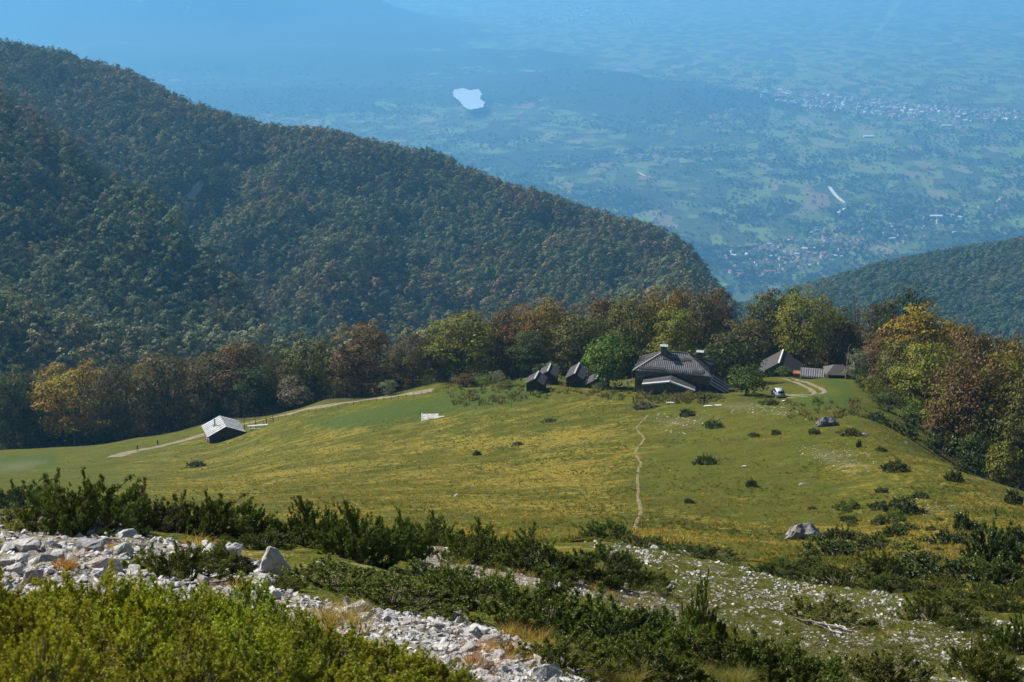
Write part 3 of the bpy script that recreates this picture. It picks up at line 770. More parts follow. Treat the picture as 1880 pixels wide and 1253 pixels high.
# ------------------------------------------------------------------ trees along the meadow edge
# (column px, py of the top, width px, distance m, colour, mesh, label)
EDGE = [
 (8, 690, 100, 398, 'dark', 'T', 'dark green-brown beech filling the left border of the picture'),
 (36, 662, 90, 432, 'brown', 'T', 'brown beech crown rising behind the dark beech at the left border'),
 (85, 668, 70, 440, 'olive', 'T', 'olive beech crown between the left-border beech and the golden beech'),
 (125, 664, 135, 392, 'gold', 'T', 'broad golden-orange beech glowing above the left end of the meadow'),
 (176, 672, 70, 428, 'grey', 'T', 'grey-brown beech peeping out right of the golden beech'),
 (215, 666, 92, 388, 'brown', 'T', 'slender brown beech straight above the two walkers'),
 (268, 648, 78, 420, 'orange', 'T', 'orange-tipped beech top behind the brown beeches above the walkers'),
 (302, 646, 120, 380, 'brown', 'T', 'wide dusky brown beech left behind the white-roofed hut'),
 (352, 652, 80, 408, 'rust', 'T', 'rust-tinged beech crown back above the white-roofed hut ridge'),
 (388, 650, 96, 372, 'brown', 'T', 'dense brown beech directly behind the white-roofed hut'),
 (437, 624, 118, 372, 'rust', 'T', 'tall rust-brown beech up the bank right of the white-roofed hut'),
 (472, 664, 92, 362, 'dark', 'T', 'dark green beech at the bend of the dirt road'),
 (512, 630, 66, 402, 'olive', 'T', 'narrow olive beech standing back between two darker crowns above the road'),
 (574, 614, 104, 356, 'olive', 'T', 'olive-orange beech with open branches above the dirt road'),
 (545, 690, 92, 350, 'grey', 'Y', 'low greyish bushy young tree at the foot of the olive-orange beech'),
 (632, 640, 64, 376, 'brown', 'T', 'small brown beech wedged left of the big orange-rust beech'),
 (662, 590, 124, 346, 'rust', 'T', 'big orange-rust beech above the middle of the dirt road'),
 (716, 650, 54, 352, 'dark', 'T', 'thin dark beech between the orange-rust beech and the round brown beech'),
 (756, 612, 92, 334, 'brown', 'T', 'round brown beech with a forked trunk by the road end'),
 (802, 602, 64, 366, 'olive', 'T', 'olive crown behind the gap left of the tall green-gold beech'),
 (846, 568, 140, 333, 'yellow', 'T', 'tall green-gold beech with a broad dome near the blue signpost'),
 (902, 572, 92, 350, 'brown', 'T', 'dusky brown beech leaning against the tall green-gold beech'),
 (952, 556, 92, 348, 'rust', 'T', 'russet beech above the left-most dark cabin'),
 (972, 602, 84, 326, 'dark', 'T', 'dark green beech right behind the left pair of cabins'),
 (1002, 552, 96, 342, 'orange', 'T', 'amber-topped beech above the gap between the cabin pairs'),
 (1032, 560, 66, 372, 'brown', 'T', 'brown crown peeking behind the amber-topped beech'),
 (1064, 568, 104, 333, 'olive', 'T', 'olive-orange beech behind the right pair of cabins'),
 (1102, 538, 94, 362, 'rust', 'T', 'rust-red beech crown high above the bright green garden tree'),
 (1118, 604, 106, 287, 'bright', 'Y', 'bright green rounded garden tree between the cabins and the stone lodge'),
 (1166, 534, 104, 345, 'olive', 'T', 'olive beech rising behind the left end of the stone lodge'),
 (1202, 528, 84, 366, 'gold', 'T', 'golden beech top over the left chimney of the lodge'),
 (1243, 556, 94, 328, 'yellow', 'T', 'yellow-green tree directly behind the lodge roof ridge'),
 (1247, 524, 82, 372, 'orange', 'T', 'orange beech crown high behind the yellow-green lodge tree'),
 (1290, 534, 84, 360, 'brown', 'T', 'brown beech above the right chimney of the lodge'),
 (1314, 524, 72, 382, 'rust', 'T', 'rusty crown touching the foot of the big hill'),
 (1336, 610, 116, 296, 'dark', 'Y', 'dark green spreading willow beside the right end of the lodge'),
 (1372, 578, 112, 332, 'brown', 'T', 'brown-olive beech behind the spreading willow'),
 (1402, 522, 92, 370, 'olive', 'T', 'tall olive beech above the roof of the rear house'),
 (1442, 514, 82, 376, 'dark', 'T', 'dark olive beech with a flat top beyond the rear house'),
 (1474, 528, 98, 342, 'yellow', 'T', 'yellow-green beech just behind the rear house ridge'),
 (1508, 503, 50, 380, 'grey', 'B', 'tall nearly bare grey tree sticking up above the others'),
 (1532, 558, 94, 350, 'brown', 'T', 'brown beech between the bare grey tree and the dark shed'),
 (1572, 528, 64, 376, 'grey', 'B', 'thin half-bare brown tree above the dark shed'),
 (1612, 546, 84, 358, 'brown', 'T', 'brown beech behind the tall broken trunk'),
 (1655, 518, 84, 350, 'dark', 'T', 'dark green pointed tree crowning the right-hand woods'),
 (1628, 600, 96, 298, 'rust', 'T', 'rust-coloured beech right of the dark shed'),
 (1690, 548, 136, 288, 'gold', 'T', 'broad golden-olive beech heading the right-hand woods'),
 (1762, 582, 96, 300, 'orange', 'T', 'orange beech crown behind the broad golden-olive beech'),
 (1702, 616, 118, 252, 'yellow', 'T', 'yellow-green beech standing forward at the right-hand wood edge'),
 (1792, 600, 124, 276, 'rust', 'T', 'rust-brown beech in the middle of the right-hand woods'),
 (1806, 650, 140, 232, 'rust', 'T', 'big red-brown beech nearest the boulder-strewn slope on the right'),
 (1856, 640, 116, 238, 'yellow', 'T', 'golden-green beech cut by the right border'),
 (1872, 606, 88, 272, 'orange', 'T', 'orange beech crown at the right border, behind the golden-green one'),
 (1640, 726, 62, 246, 'dark', 'Y', 'dark green young tree low at the wood edge below the rust beech'),
 (1838, 596, 90, 300, 'brown', 'T', 'brown crown peeking between the rust and orange beeches at right'),
 (1740, 640, 110, 262, 'olive', 'T', 'olive beech filling the gap right of the forward yellow-green beech'), (1660, 610, 100, 280, 'olive', 'T', 'olive-green beech left of the forward yellow-green beech'),
 (1770, 690, 100, 240, 'yellow', 'T', 'green-gold beech half in front of the big red-brown beech'), (1890, 690, 110, 226, 'olive', 'T', 'olive beech leaning in from the right border, lowest of the woods'),
 (1690, 738, 70, 244, 'green', 'Y', 'leafy green sapling at the foot of the forward yellow-green beech'), (1750, 760, 70, 234, 'dark', 'Y', 'dark green sapling left below the big red-brown beech'),
 (1815, 785, 74, 224, 'green', 'Y', 'green sapling under the big red-brown beech'), (1868, 800, 70, 216, 'yellow', 'Y', 'yellow-green sapling at the right border under the woods'),
]
def place_tree(px, ptop, wpx, r, colr, kindm, label, group=None, cat='tree', name=None, jitter=0.0):
    b = at(px, r); th, td = bearing(px, ptop)
    H = max(4.0, (ZC - r * td) - b[2]); Wm = wpx * dist(b) / FPX
    protos = {'T': TREES, 'Y': YOUNG, 'B': [BARE]}[kindm]
    tr, crn = protos[int(RNG.integers(0, len(protos)))]
    o = empty(name or ('young_tree' if kindm == 'Y' else 'beech_tree'), b, RNG.random() * 6.28)
    hw = {'T': 0.72, 'Y': 0.94, 'B': 0.7}[kindm]
    s = Wm / hw; o.scale = (s, s, H)
    c = np.array(LC[colr]) * (0.9 + 0.38 * RNG.random())
    link('trunk', tr, o); link('crown', crn, o, color=tuple(c))
    tag(o, label, cat, group)
    return o
for e in EDGE: place_tree(*e, group='trees along the meadow edge')
# trees deeper in the wood, seen only as crowns between the front ones
front = sorted([(e[0], e[1], e[3]) for e in EDGE if e[5] == 'T'])
names = ['brown', 'rust', 'olive', 'dark', 'olive', 'brown', 'dark', 'grey']
WORD = dict(brown='brown', rust='rust-red', olive='olive', dark='dark green', orange='orange', grey='greyish')
import re
def short(lb):
    m_ = re.match(r'^(.*?\b(?:beech|tree|willow)\b)', lb); return m_.group(1) if m_ else None
fronts = [(e[0], short(e[6])) for e in EDGE if e[5] == 'T' and short(e[6])]
used = set()
for i in range(118):
    px = -60 + 2010 * (i + RNG.random()) / 118
    fx = [f for f in front if abs(f[0] - px) < 75] or front[:1]
    r = np.mean([f[2] for f in fx]) + 22 + 55 * RNG.random(); top = max(f[1] for f in fx) + 4 + 26 * RNG.random()
    cn = names[int(RNG.integers(0, len(names)))]
    lb = None
    for f in sorted(fronts, key=lambda q: abs(q[0] - px))[:4]:
        for how in (('behind',) if abs(f[0] - px) < 22 else ()) + (('back in the wood, left of',) if px < f[0] else ('back in the wood, right of',)):
            c_ = '%s beech crown %s the %s' % (WORD[cn], how, f[1])
            if c_ not in used and len(c_.split()) <= 16: lb = c_; break
        if lb: break
    lb = lb or 'shaded beech standing deeper in the wood behind the front row of the treeline'
    used.add(lb)
    place_tree(px, top, 66 + 40 * RNG.random(), r, cn, 'T', lb, 'beeches deeper in the wood')
# ------------------------------------------------------------------ tracks
M['dirt'] = simple('dirt_track', (0.36, 0.30, 0.225), 0.95, 0.1, var=0.3, scale=0.8, kind='Generated')
t = NT('dirt'); p = t.coord(); n_ = t.noise(p, 0.9, 5.0, 0.7)
M['dirt'] = t.done(t.bsdf(t.ramp(n_, [(0.3, (0.085, 0.085, 0.035)), (0.45, (0.16, 0.135, 0.09)), (0.6, (0.23, 0.195, 0.145)), (0.8, (0.31, 0.265, 0.21))]), 0.95, 0.1, 0.0, t.bump(n_, 0.6, 0.1)))

t = NT('path_earth'); p = t.coord(); n_ = t.noise(p, 1.6, 5.0, 0.7)
M['path'] = t.done(t.bsdf(t.ramp(n_, [(0.42, (0.085, 0.085, 0.02)), (0.54, (0.19, 0.16, 0.095)), (0.75, (0.29, 0.24, 0.17))]), 0.95, 0.1, 0.0, t.bump(n_, 0.6, 0.1)))

def ribbon(name, pix, width, mat, lift=0.05, step=0.8, label=None, rmin=3.0, wav=0.0, off=0.0, rag=0.55):
    """a track laid on the terrain through places seen at the given pixels"""
    pts = [hit(px, py, rmin) for px, py in pix]; pts = np.array([q for q in pts if q is not None])
    d = np.r_[0, np.cumsum(np.hypot(np.diff(pts[:, 0]), np.diff(pts[:, 1])))]
    n = max(4, int(d[-1] / step)); s = np.linspace(0, d[-1], n)
    # smooth interpolation
    cx = np.interp(s, d, pts[:, 0]); cyy = np.interp(s, d, pts[:, 1])
    kk = max(1, int(n / len(pts) / 4)); ker = np.ones(2 * kk + 1) / (2 * kk + 1)
    cx = np.convolve(np.pad(cx, kk, 'edge'), ker, 'valid'); cyy = np.convolve(np.pad(cyy, kk, 'edge'), ker, 'valid')
    tx = np.gradient(cx); ty = np.gradient(cyy); L = np.hypot(tx, ty) + 1e-9; nx, ny = -ty / L, tx / L
    cx, cyy = cx + nx * off, cyy + ny * off
    V = []; cols = 5
    for j in range(cols):
        f = (j / (cols - 1) - 0.5)
        wv = width * (1 + rag * vnoise(s / (width * 2.2), s * 0 + j * 0.2, 77) + 0.5 * rag * vnoise(s / (width * .7), s * 0 + (0 if j < 2 else 9), 79) + wav * vnoise(s / 7, s * 0, 78))
        x = cx + nx * f * wv; y = cyy + ny * f * wv; V.append(np.c_[x, y, height(x, y) + lift * (1 - 1.8 * abs(f) ** 2 * 1.2)])
    V = np.stack(V, 1).reshape(-1, 3); idx = np.arange(n * cols).reshape(n, cols)
    F = np.stack([idx[:-1, :-1], idx[:-1, 1:], idx[1:, 1:], idx[1:, :-1]], -1).reshape(-1, 4)
    return tag(link(name, mesh_np(name, V, F, mat, True)), label, kind='structure')

ribbon('dirt_road', [(205, 841), (250, 828), (300, 818), (350, 806), (380, 797), (450, 778), (520, 762), (600, 746), (680, 733), (760, 722), (800, 716)], 4.2, M['dirt'], 0.07, 0.7, 'pale dirt road climbing along the upper edge of the meadow', 60)
for sd in (-1, 1):
    ribbon('dirt_road', [(1436, 694), (1460, 700), (1480, 706), (1497, 714), (1506, 722), (1490, 727), (1440, 727), (1410, 724)], 0.95, M['dirt'], 0.06, 0.6, 'twin wheel ruts of the pale track curling down to the parked car', 60, off=sd * 0.95, rag=0.9)
ribbon('footpath', [(1190, 762), (1177, 776), (1168, 786), (1176, 798), (1184, 806), (1176, 818), (1167, 828), (1171, 842), (1178, 850), (1172, 862), (1170, 880), (1172, 898), (1171, 915), (1177, 940), (1168, 962), (1165, 975)], 0.36, M['path'], 0.045, 0.4, 'narrow winding footpath crossing the meadow below the lodge', 60)

M['gully_rock'] = simple('gully_rock', (0.30, 0.30, 0.28), 0.95, 0.1, var=0.5, scale=60.0, kind='Generated')
ribbon('rock_gully', [(444, 268), (440, 282), (425, 305), (395, 332), (350, 362), (318, 384)], 6.5, M['gully_rock'], 0.6, 4.0, 'pale rocky gully splitting the forested hill', 1160)
# ------------------------------------------------------------------ buildings
M['stone_wall'] = simple('stone_wall', (0.135, 0.122, 0.105), 0.9, 0.2, var=0.45, scale=2.4, bump=0.8)
M['dark_wood'] = simple('dark_wood', (0.060, 0.042, 0.032), 0.8, 0.25, var=0.35, scale=3.0, bump=0.3)
M['roof_sheet'] = simple('roof_sheet', (0.155, 0.158, 0.165), 0.9, 0.12, var=0.35, scale=1.3, bump=0.1)
M['roof_slate'] = simple('roof_slate', (0.07, 0.067, 0.072), 0.9, 0.12, var=0.3, scale=2.0, bump=0.1)
M['shingle'] = simple('shingle', (0.062, 0.058, 0.062), 0.9, 0.12, var=0.25, scale=6.0, bump=0.2)
M['white_metal'] = simple('white_metal', (0.44, 0.47, 0.48), 0.7, 0.2, var=0.22, scale=0.9)
M['cap_metal'] = simple('cap_metal', (0.40, 0.41, 0.41), 0.4, 0.5, var=0.15, scale=2.0)
M['rust'] = simple('rust', (0.24, 0.095, 0.05), 0.8, 0.3, var=0.4, scale=2.0)
M['pale_paint'] = simple('pale_paint', (0.62, 0.60, 0.56), 0.7, 0.3, var=0.2, scale=3.0)
M['concrete'] = simple('concrete', (0.36, 0.36, 0.34), 0.9, 0.15, var=0.6, scale=1.5, bump=0.3)
M['dark_metal'] = simple('dark_metal', (0.03, 0.03, 0.032), 0.5, 0.5, var=0.2, scale=4)
M['glass'] = simple('window_glass', (0.02, 0.025, 0.03), 0.08, 0.6, var=0.1)
M['plaster'] = simple('plaster', (0.10, 0.085, 0.072), 0.9, 0.2, var=0.25, scale=1.0)
M['plank'] = simple('plank', (0.42, 0.36, 0.29), 0.8, 0.2, var=0.3, scale=4)

def corrugated(name, eave0, eave1, top_fn, pitch, amp, mat, n_per=6, th=0.05):
    """ribbed roof slope: eave from eave0 to eave1, each rib runs up to top_fn(fraction)"""
    e0, e1 = np.array(eave0, float), np.array(eave1, float); Lw = np.linalg.norm(e1 - e0); n = max(8, int(Lw / pitch * n_per))
    V = []; u = np.linspace(0, 1, n + 1)
    midtop = np.array(top_fn(0.5)); nrm = np.cross(e1 - e0, midtop - (e0 + e1) / 2); nrm /= np.linalg.norm(nrm)
    rows = 5
    for f in u:
        b = e0 + (e1 - e0) * f; tp = np.array(top_fn(f)); o = nrm * amp * math.sin(2 * math.pi * f * Lw / pitch)
        for k in range(rows): V.append(b + (tp - b) * k / (rows - 1) + o)
    V = np.array(V); idx = np.arange((n + 1) * rows).reshape(n + 1, rows)
    F = np.stack([idx[:-1, :-1], idx[1:, :-1], idx[1:, 1:], idx[:-1, 1:]], -1).reshape(-1, 4)
    V2 = V - nrm * th; m_ = len(V)
    F2 = F[:, ::-1] + m_
    eb = np.stack([idx[:-1, 0], idx[1:, 0], idx[1:, 0] + m_, idx[:-1, 0] + m_], -1)
    return mesh_np(name, np.vstack([V, V2]), np.vstack([F, F2, eb[:, ::-1]]), mat, True)

def sheet_mesh(name, pts, off, mat):
    bm = bmesh.new(); poly_prism(bm, pts, off); return bm_mesh(name, bm, mat)

# --- the stone lodge
c = at(1240, 281); base = c.copy()
LB = empty('mountain_lodge', (c[0], c[1], c[2] - 0.2), R(-14))
tag(LB, 'dark stone mountain lodge with a grey ribbed hip roof and two capped chimneys', 'house')
hw, hd, eh, rh = 8.1, 4.6, 5.4, 8.6       # half width, half depth, eave and ridge heights
ww, wdp = hw - 0.45, hd - 0.45
bm = bmesh.new(); box(bm, -ww, ww, -wdp, wdp, -2.5, eh - 0.02); link('wall', bm_mesh('wall', bm, M['stone_wall']), LB)
rx = 2.4                                    # half ridge
rf = empty('roof', parent=LB)
def tfront(f, s=-1):
    x = -hw + 2 * hw * f if s < 0 else hw - 2 * hw * f
    run = min(1.0, (hw - abs(x)) / (hw - rx)); run = max(run, 0.001)
    return (x, s * hd * (1 - run), eh + (rh - eh) * run)
link('roof_slope', corrugated('roof_slope', (-hw, -hd, eh), (hw, -hd, eh), lambda f: tfront(f), 0.40, 0.042, M['roof_sheet']), rf)
link('roof_slope', corrugated('roof_slope', (hw, hd, eh), (-hw, hd, eh), lambda f: tfront(f, 1), 0.40, 0.042, M['roof_sheet']), rf)
def tside(f, s):
    y = s * (-hd + 2 * hd * f) * -1; k_ = 1 - abs(y) / hd; k_ = max(k_, 0.001)
    return (s * (hw - (hw - rx) * k_), y, eh + (rh - eh) * k_)
link('roof_slope', corrugated('roof_slope', (-hw, hd, eh), (-hw, -hd, eh), lambda f: tside(f, -1) if True else 0, 0.42, 0.03, M['shingle']), rf)
link('roof_slope', corrugated('roof_slope', (hw, -hd, eh), (hw, hd, eh), lambda f: (hw - (hw - rx) * max(.001, 1 - abs(2 * f - 1)), -hd + 2 * hd * f, eh + (rh - eh) * max(.001, 1 - abs(2 * f - 1))), 0.42, 0.03, M['roof_slate']), rf)
for a, b in (((-hw, -hd, eh), (-rx, 0, rh)), ((hw, -hd, eh), (rx, 0, rh)), ((-rx, 0, rh), (rx, 0, rh)), ((-hw, hd, eh), (-rx, 0, rh)), ((hw, hd, eh), (rx, 0, rh))):
    A, B_ = np.array(a) + [0, 0, .06], np.array(b) + [0, 0, .06]
    V, F = tube_np([A, B_], [0.11, 0.11], 8); link('ridge_cap', mesh_np('ridge_cap', V, F, M['pale_paint'] if a[0] < 0 and b[0] < 0 and a[1] < 0 else M['roof_sheet'], True), rf)
# raised laps where the roof sheets overlap
for fy, xa, xb in ((0.12, -6.9, -1.6), (0.10, 4.2, 6.4), (0.62, -2.4, 3.4)):
    y = -hd * (1 - fy); z = eh + (rh - eh) * fy
    bm = bmesh.new(); x = xa
    while x < xb:
        w_ = 0.8 + 0.5 * random.random(); dz = random.uniform(-0.12, 0.12)
        box(bm, x, min(x + w_, xb), y + dz, y + 0.5 + dz, z + 0.05 + dz * .75, z + 0.13 + dz * .75, None); x += w_ + 0.02
    for v in bm.verts:
        if v.co.y > y + 0.3: v.co.z += 0.36
    link('sheet_lap', bm_mesh('sheet_lap', bm, M['roof_slate']), rf)
for (x, y, zb, w_, h_) in ((-2.3, -0.4, 7.4, 0.62, 2.2), (5.0, 1.2, 6.2, 0.6, 2.2)):
    ch = link('chimney', boxmesh('chimney', x - w_, x + w_, y - 0.5, y + 0.5, zb, zb + h_, M['stone_wall']), LB)
    for q in (-1, 1): link('cap_post', boxmesh('cap_post', x + q * (w_ - .12) - .06, x + q * (w_ - .12) + .06, y - .4, y + .4, zb + h_ + 0.002, zb + h_ + .28, M['dark_metal']), ch)
    for q in range(5):
        xx = x - w_ - .2 + q * (2 * w_ + .4) / 5
        link('cap_rib', boxmesh('cap_rib', xx, xx + .22, y - .75, y + .75, zb + h_ + .282, zb + h_ + .40, M['white_metal']), ch)
    link('chimney_cap', boxmesh('chimney_cap', x - w_ - .22, x + w_ + .24, y - .72, y + .72, zb + h_ + .262, zb + h_ + .281, M['cap_metal']), ch)
# front annex with a white-edged gable
ax, aw, ay = -0.3, 5.4, -hd - 2.6
bm = bmesh.new()
poly_prism(bm, [(ax - aw + .4, ay + .35, -3.2), (ax + aw - .4, ay + .35, -3.2), (ax + aw - .4, ay + .35, 3.05), (ax + .3, ay + .35, 4.35), (ax - aw + .4, ay + .35, 3.4)], (0, 2.4 + 0.2, 0)); link('annex_wall', bm_mesh('annex_wall', bm, M['stone_wall']), LB)
for xa, za in ((ax - aw, 3.45), (ax + aw, 2.95)):
    s_ = sheet_mesh('annex_roof', [(xa, ay, za), (ax + .3, ay, 4.55), (ax + .3, -hd + .42, 5.1), (xa, -hd + .42, za + 0.6)], (0, 0, .10), M['roof_slate']); ro = link('annex_roof', s_, LB)
    link('fascia', sheet_mesh('fascia', [(xa, ay - .05, za - .12), (ax + .3, ay - .05, 4.38), (ax + .3, ay - .05, 4.64), (xa, ay - .05, za + .16)], (0, .42, .12), M['white_metal']), ro)
link('fascia', boxmesh('fascia', ax + .18, ax + .42, ay - .06, -hd + .42, 4.67, 4.71, M['roof_sheet']), ro)
for xw in (-6.8, 6.6):
    w_ = link('window', boxmesh('window', xw - .45, xw + .45, -wdp - .05, -wdp + .02, 2.3, 3.4, M['dark_wood']), LB)
    link('pane', boxmesh('pane', xw - .36, xw + .36, -wdp - .07, -wdp - .052, 2.4, 3.3, M['glass']), w_)
# lean-to at the right end
ln = link('lean_to', sheet_mesh('lean_to', [(ww + .02, -3.6, -2.4), (ww + 3.4, -3.6, -2.4), (ww + 3.4, -3.6, 1.7), (ww + .02, -3.6, 3.5)], (0, 5.6, 0), M['stone_wall']), LB)
link('lean_to_roof', sheet_mesh('lean_to_roof', [(ww + .03, -3.9, 3.62), (ww + 3.8, -3.9, 1.65), (ww + 3.8, 2.3, 1.65), (ww + .03, 2.3, 3.62)], (0, 0, .07), M['cap_metal']), LB)
for q in range(4):
    y0 = -3.9 + 1.5 * q + (0.9 if q > 0 else .6); link('rusty_sheet', sheet_mesh('rusty_sheet', [(ww + .3, y0, 3.57), (ww + 3.7, y0, 1.80), (ww + 3.7, y0 + .8, 1.80), (ww + .3, y0 + .8, 3.57)], (0, 0, .06), M['rust']), LB)

# --- small dark cabins
def gable_house(name, pos, rz, hw, hl, eh, rise, ov, wall_m, roof_m, label, cat, cap=None, tilt=0.0, group=None, door=True, sink=0.4, fl=0.0):
    o = empty(name, (pos[0], pos[1], pos[2] - sink), rz); o.rotation_euler = (0, tilt, rz)
    tag(o, label, cat, group)
    link('wall', sheet_mesh('wall', [(-hw, -hl, -1.2), (hw, -hl, -1.2), (hw, -hl, eh), (0, -hl, eh + rise), (-hw, -hl, eh)], (0, 2 * hl, 0), wall_m), o)
    k = rise / hw
    rl, rr_ = [link('roof', sheet_mesh('roof', [(0, -hl - ov, eh + rise + .03), (s * (hw + ov), -hl - ov, eh - ov * k + .03), (s * (hw + ov), hl + ov, eh - ov * k + .03), (0, hl + ov, eh + rise + .03)], (0, 0, .10), roof_m), o) for s in (-1, 1)]
    if cap:
        bm = bmesh.new(); box(bm, -.16, .16, -hl - ov - .02, hl + ov + .02, eh + rise + .10, eh + rise + .19); link('ridge_cap', bm_mesh('ridge_cap', bm, cap), o)
    if door:
        d = link('door', boxmesh('door', -.45, .45, -hl - .06, -hl - .002, 0.05 + sink, 1.95 + sink, M['dark_wood']), o)
        link('handle', boxmesh('handle', .3, .36, -hl - .1, -hl - .061, .95 + sink, 1.1 + sink, M['cap_metal']), d)
    return o
CAB = [(985, 288, 'small dark cabin standing lowest, left-most of the row'), (1008, 297, 'small dark cabin half hidden behind the left-most cabin'),
       (1058, 292, 'tall dark cabin with a pale base, third from the left in the row'), (1098, 289, 'low dark cabin next to the bright green garden tree'), (1061, 301, 'dark cabin whose roof shows just behind the third cabin')]
for i, (px, r, lb) in enumerate(CAB):
    q = at(px, r)
    o = gable_house('small_cabin', q, R(-11 + 2 * (i % 2)), 1.75, 2.3, (2.5, 2.6, 2.8, 1.9, 2.7)[i], 1.05, 0.32, M['dark_wood'], M['shingle'], lb, 'cabin', M['cap_metal'], group='dark cabins left of the lodge', sink=0.3)
    link('base', boxmesh('base', -1.85, 1.85, -2.4, 2.4, -1.0, 0.25, M['concrete']), o)
# --- white roofed hut on the left
q = at(401, 318)
HT = empty('white_roofed_hut', (q[0], q[1], q[2] - 0.4), R(22)); tag(HT, 'low dark hut with a bright white sheet-metal roof and stovepipe', 'hut')
hw2, hl2, e2, r2_ = 3.9, 3.5, 2.95, 1.75
link('wall', sheet_mesh('wall', [(-hw2, -hl2, -1.6), (hw2, -hl2, -1.6), (hw2, -hl2, e2), (0, -hl2, e2 + r2_), (-hw2, -hl2, e2)], (0, 2 * hl2, 0), M['dark_wood']), HT)
rfh = empty('roof', parent=HT); M['seam'] = simple('seam_metal', (0.10, 0.11, 0.115), 0.8, 0.2); M['roof_white'] = simple('roof_white', (0.40, 0.43, 0.44), 0.75, 0.15, var=0.3, scale=0.7)
for s in (-1, 1):
    n = 8; xe = s * (hw2 + .55); ze = e2 - .55 * r2_ / hw2 + .04
    for k in range(n):
        y0 = -hl2 - .35 + k * (2 * hl2 + .7) / n; y1 = y0 + (2 * hl2 + .7) / n - .03
        link('roof_panel', sheet_mesh('roof_panel', [(0, y0, e2 + r2_ + .04), (xe, y0, ze), (xe, y1, ze), (0, y1, e2 + r2_ + .04)], (0, 0, .06), M['roof_white']), rfh)
        if k: link('seam', sheet_mesh('seam', [(0, y0 - .06, e2 + r2_ + .10), (xe, y0 - .06, ze + .06), (xe, y0 + .03, ze + .06), (0, y0 + .03, e2 + r2_ + .10)], (0, 0, .07), M['seam']), rfh)
V, F = tube_np([(-1.9, 0.0, 3.3), (-1.9, 0.0, 5.3)], [.13, .13], 8); pp = link('stovepipe', mesh_np('stovepipe', V, F, M['dark_metal'], True), HT)
V, F = tube_np([(-1.9, 0.0, 5.3), (-1.9, 0.0, 5.55)], [.26, .05], 8); link('pipe_cowl', mesh_np('pipe_cowl', V, F, M['dark_metal'], True), pp)
link('pipe_collar', boxmesh('pipe_collar', -2.3, -1.5, -.35, .35, 3.7, 3.95, M['dark_metal']), pp)
dr = link('door', boxmesh('door', -hw2 - .07, -hw2 - .002, .6, 1.5, -.1, 1.8, M['plank']), HT)
for yw in (-1.6,):
    w_ = link('window', boxmesh('window', -hw2 - .06, -hw2 - .003, yw - .4, yw + .4, .8, 1.5, M['pale_paint']), HT); link('pane', boxmesh('pane', -hw2 - .08, -hw2 - .061, yw - .32, yw + .32, .87, 1.43, M['glass']), w_)
for xw in (-1.5, 1.6):
    w_ = link('window', boxmesh('window', xw - .4, xw + .4, -hl2 - .06, -hl2 - .003, .8, 1.6, M['dark_metal']), HT); link('pane', boxmesh('pane', xw - .32, xw + .32, -hl2 - .08, -hl2 - .061, .87, 1.53, M['glass']), w_)
# pergola frame and white bench beside the hut
q = at(466, 322); PG = empty('rail_frame', (q[0], q[1], q[2]), R(12)); tag(PG, 'bare dark metal rail frame beside the white-roofed hut', 'frame')
for x in (-3.2, -0.6, 2.0, 3.6):
    for y in (-1.2, 1.6):
        V, F = tube_np([(x, y, -.8), (x, y, 2.4)], [.055, .055], 6); link('post', mesh_np('post', V, F, M['dark_metal']), PG)
for y in (-1.2, 1.6):
    V, F = tube_np([(-3.6, y, 2.42), (4.2, y, 2.42)], [.05, .05], 6); link('rail', mesh_np('rail', V, F, M['dark_metal']), PG)
q = at(465, 318); BN = empty('white_bench', (q[0], q[1], q[2]), R(12)); tag(BN, 'long white bench table standing in front of the rail frame', 'bench')
link('tabletop', boxmesh('tabletop', -2.3, 2.4, -.35, .35, .82, .90, M['white_metal']), BN); link('seat', boxmesh('seat', -2.0, 1.9, -.95, -.65, .36, .43, M['white_metal']), BN)
for x in (-1.6, 1.6): link('leg', boxmesh('leg', x - .06, x + .06, -.9, .25, -.4, .36, M['dark_metal']), BN); link('leg', boxmesh('leg', x - .06, x + .06, -.15, .15, .362, .818, M['dark_metal']), BN)

# --- buildings behind the car
q = at(1434, 318); o = gable_house('rear_house', q, R(-16), 4.3, 4.6, 2.9, 2.9, .55, M['plaster'], M['shingle'], 'grey-roofed gabled house standing behind the spreading willow', 'house', M['pale_paint'], door=False, sink=1.0)
for xw in (-1.4, 1.6):
    w_ = link('window', boxmesh('window', xw - .5, xw + .5, -4.66, -4.603, 1.4, 2.5, M['dark_wood']), o); link('pane', boxmesh('pane', xw - .4, xw + .4, -4.68, -4.661, 1.5, 2.4, M['glass']), w_)
link('roof_sheet', sheet_mesh('roof_sheet', [(4.0, -5.0, 3.36), (4.9, -5.0, 2.75), (4.9, 5.0, 2.75), (4.0, 5.0, 3.36)], (0, 0, .05), M['roof_slate']), o)
q = at(1494, 305); SH = empty('low_shed', (q[0], q[1], q[2] - .3), R(-14)); tag(SH, 'low shed with a pale ribbed sheet roof beside the rear house', 'shed')
link('wall', boxmesh('wall', -2.3, 2.3, -1.2, 1.2, -1.0, 1.15, M['plaster']), SH)
link('roof', corrugated('roof', (-2.6, -1.6, .95), (2.6, -1.6, .95), lambda f: (-2.6 + 5.2 * f, 1.6, 2.2), 0.5, .05, M['roof_sheet']), SH)
link('rusty_sheet', boxmesh('rusty_sheet', -4.2, -2.7, -.6, 1.6, .4, 1.35, M['rust']), SH)
q = at(1541, 306); SD = empty('dark_shed', (q[0], q[1], q[2] - .4), R(-6)); tag(SD, 'dark wooden shed with a brown-grey hipped roof above a bright lawn', 'shed')
link('wall', boxmesh('wall', -2.3, 2.3, -2.2, 2.2, -1.5, 2.1, M['dark_wood']), SD)
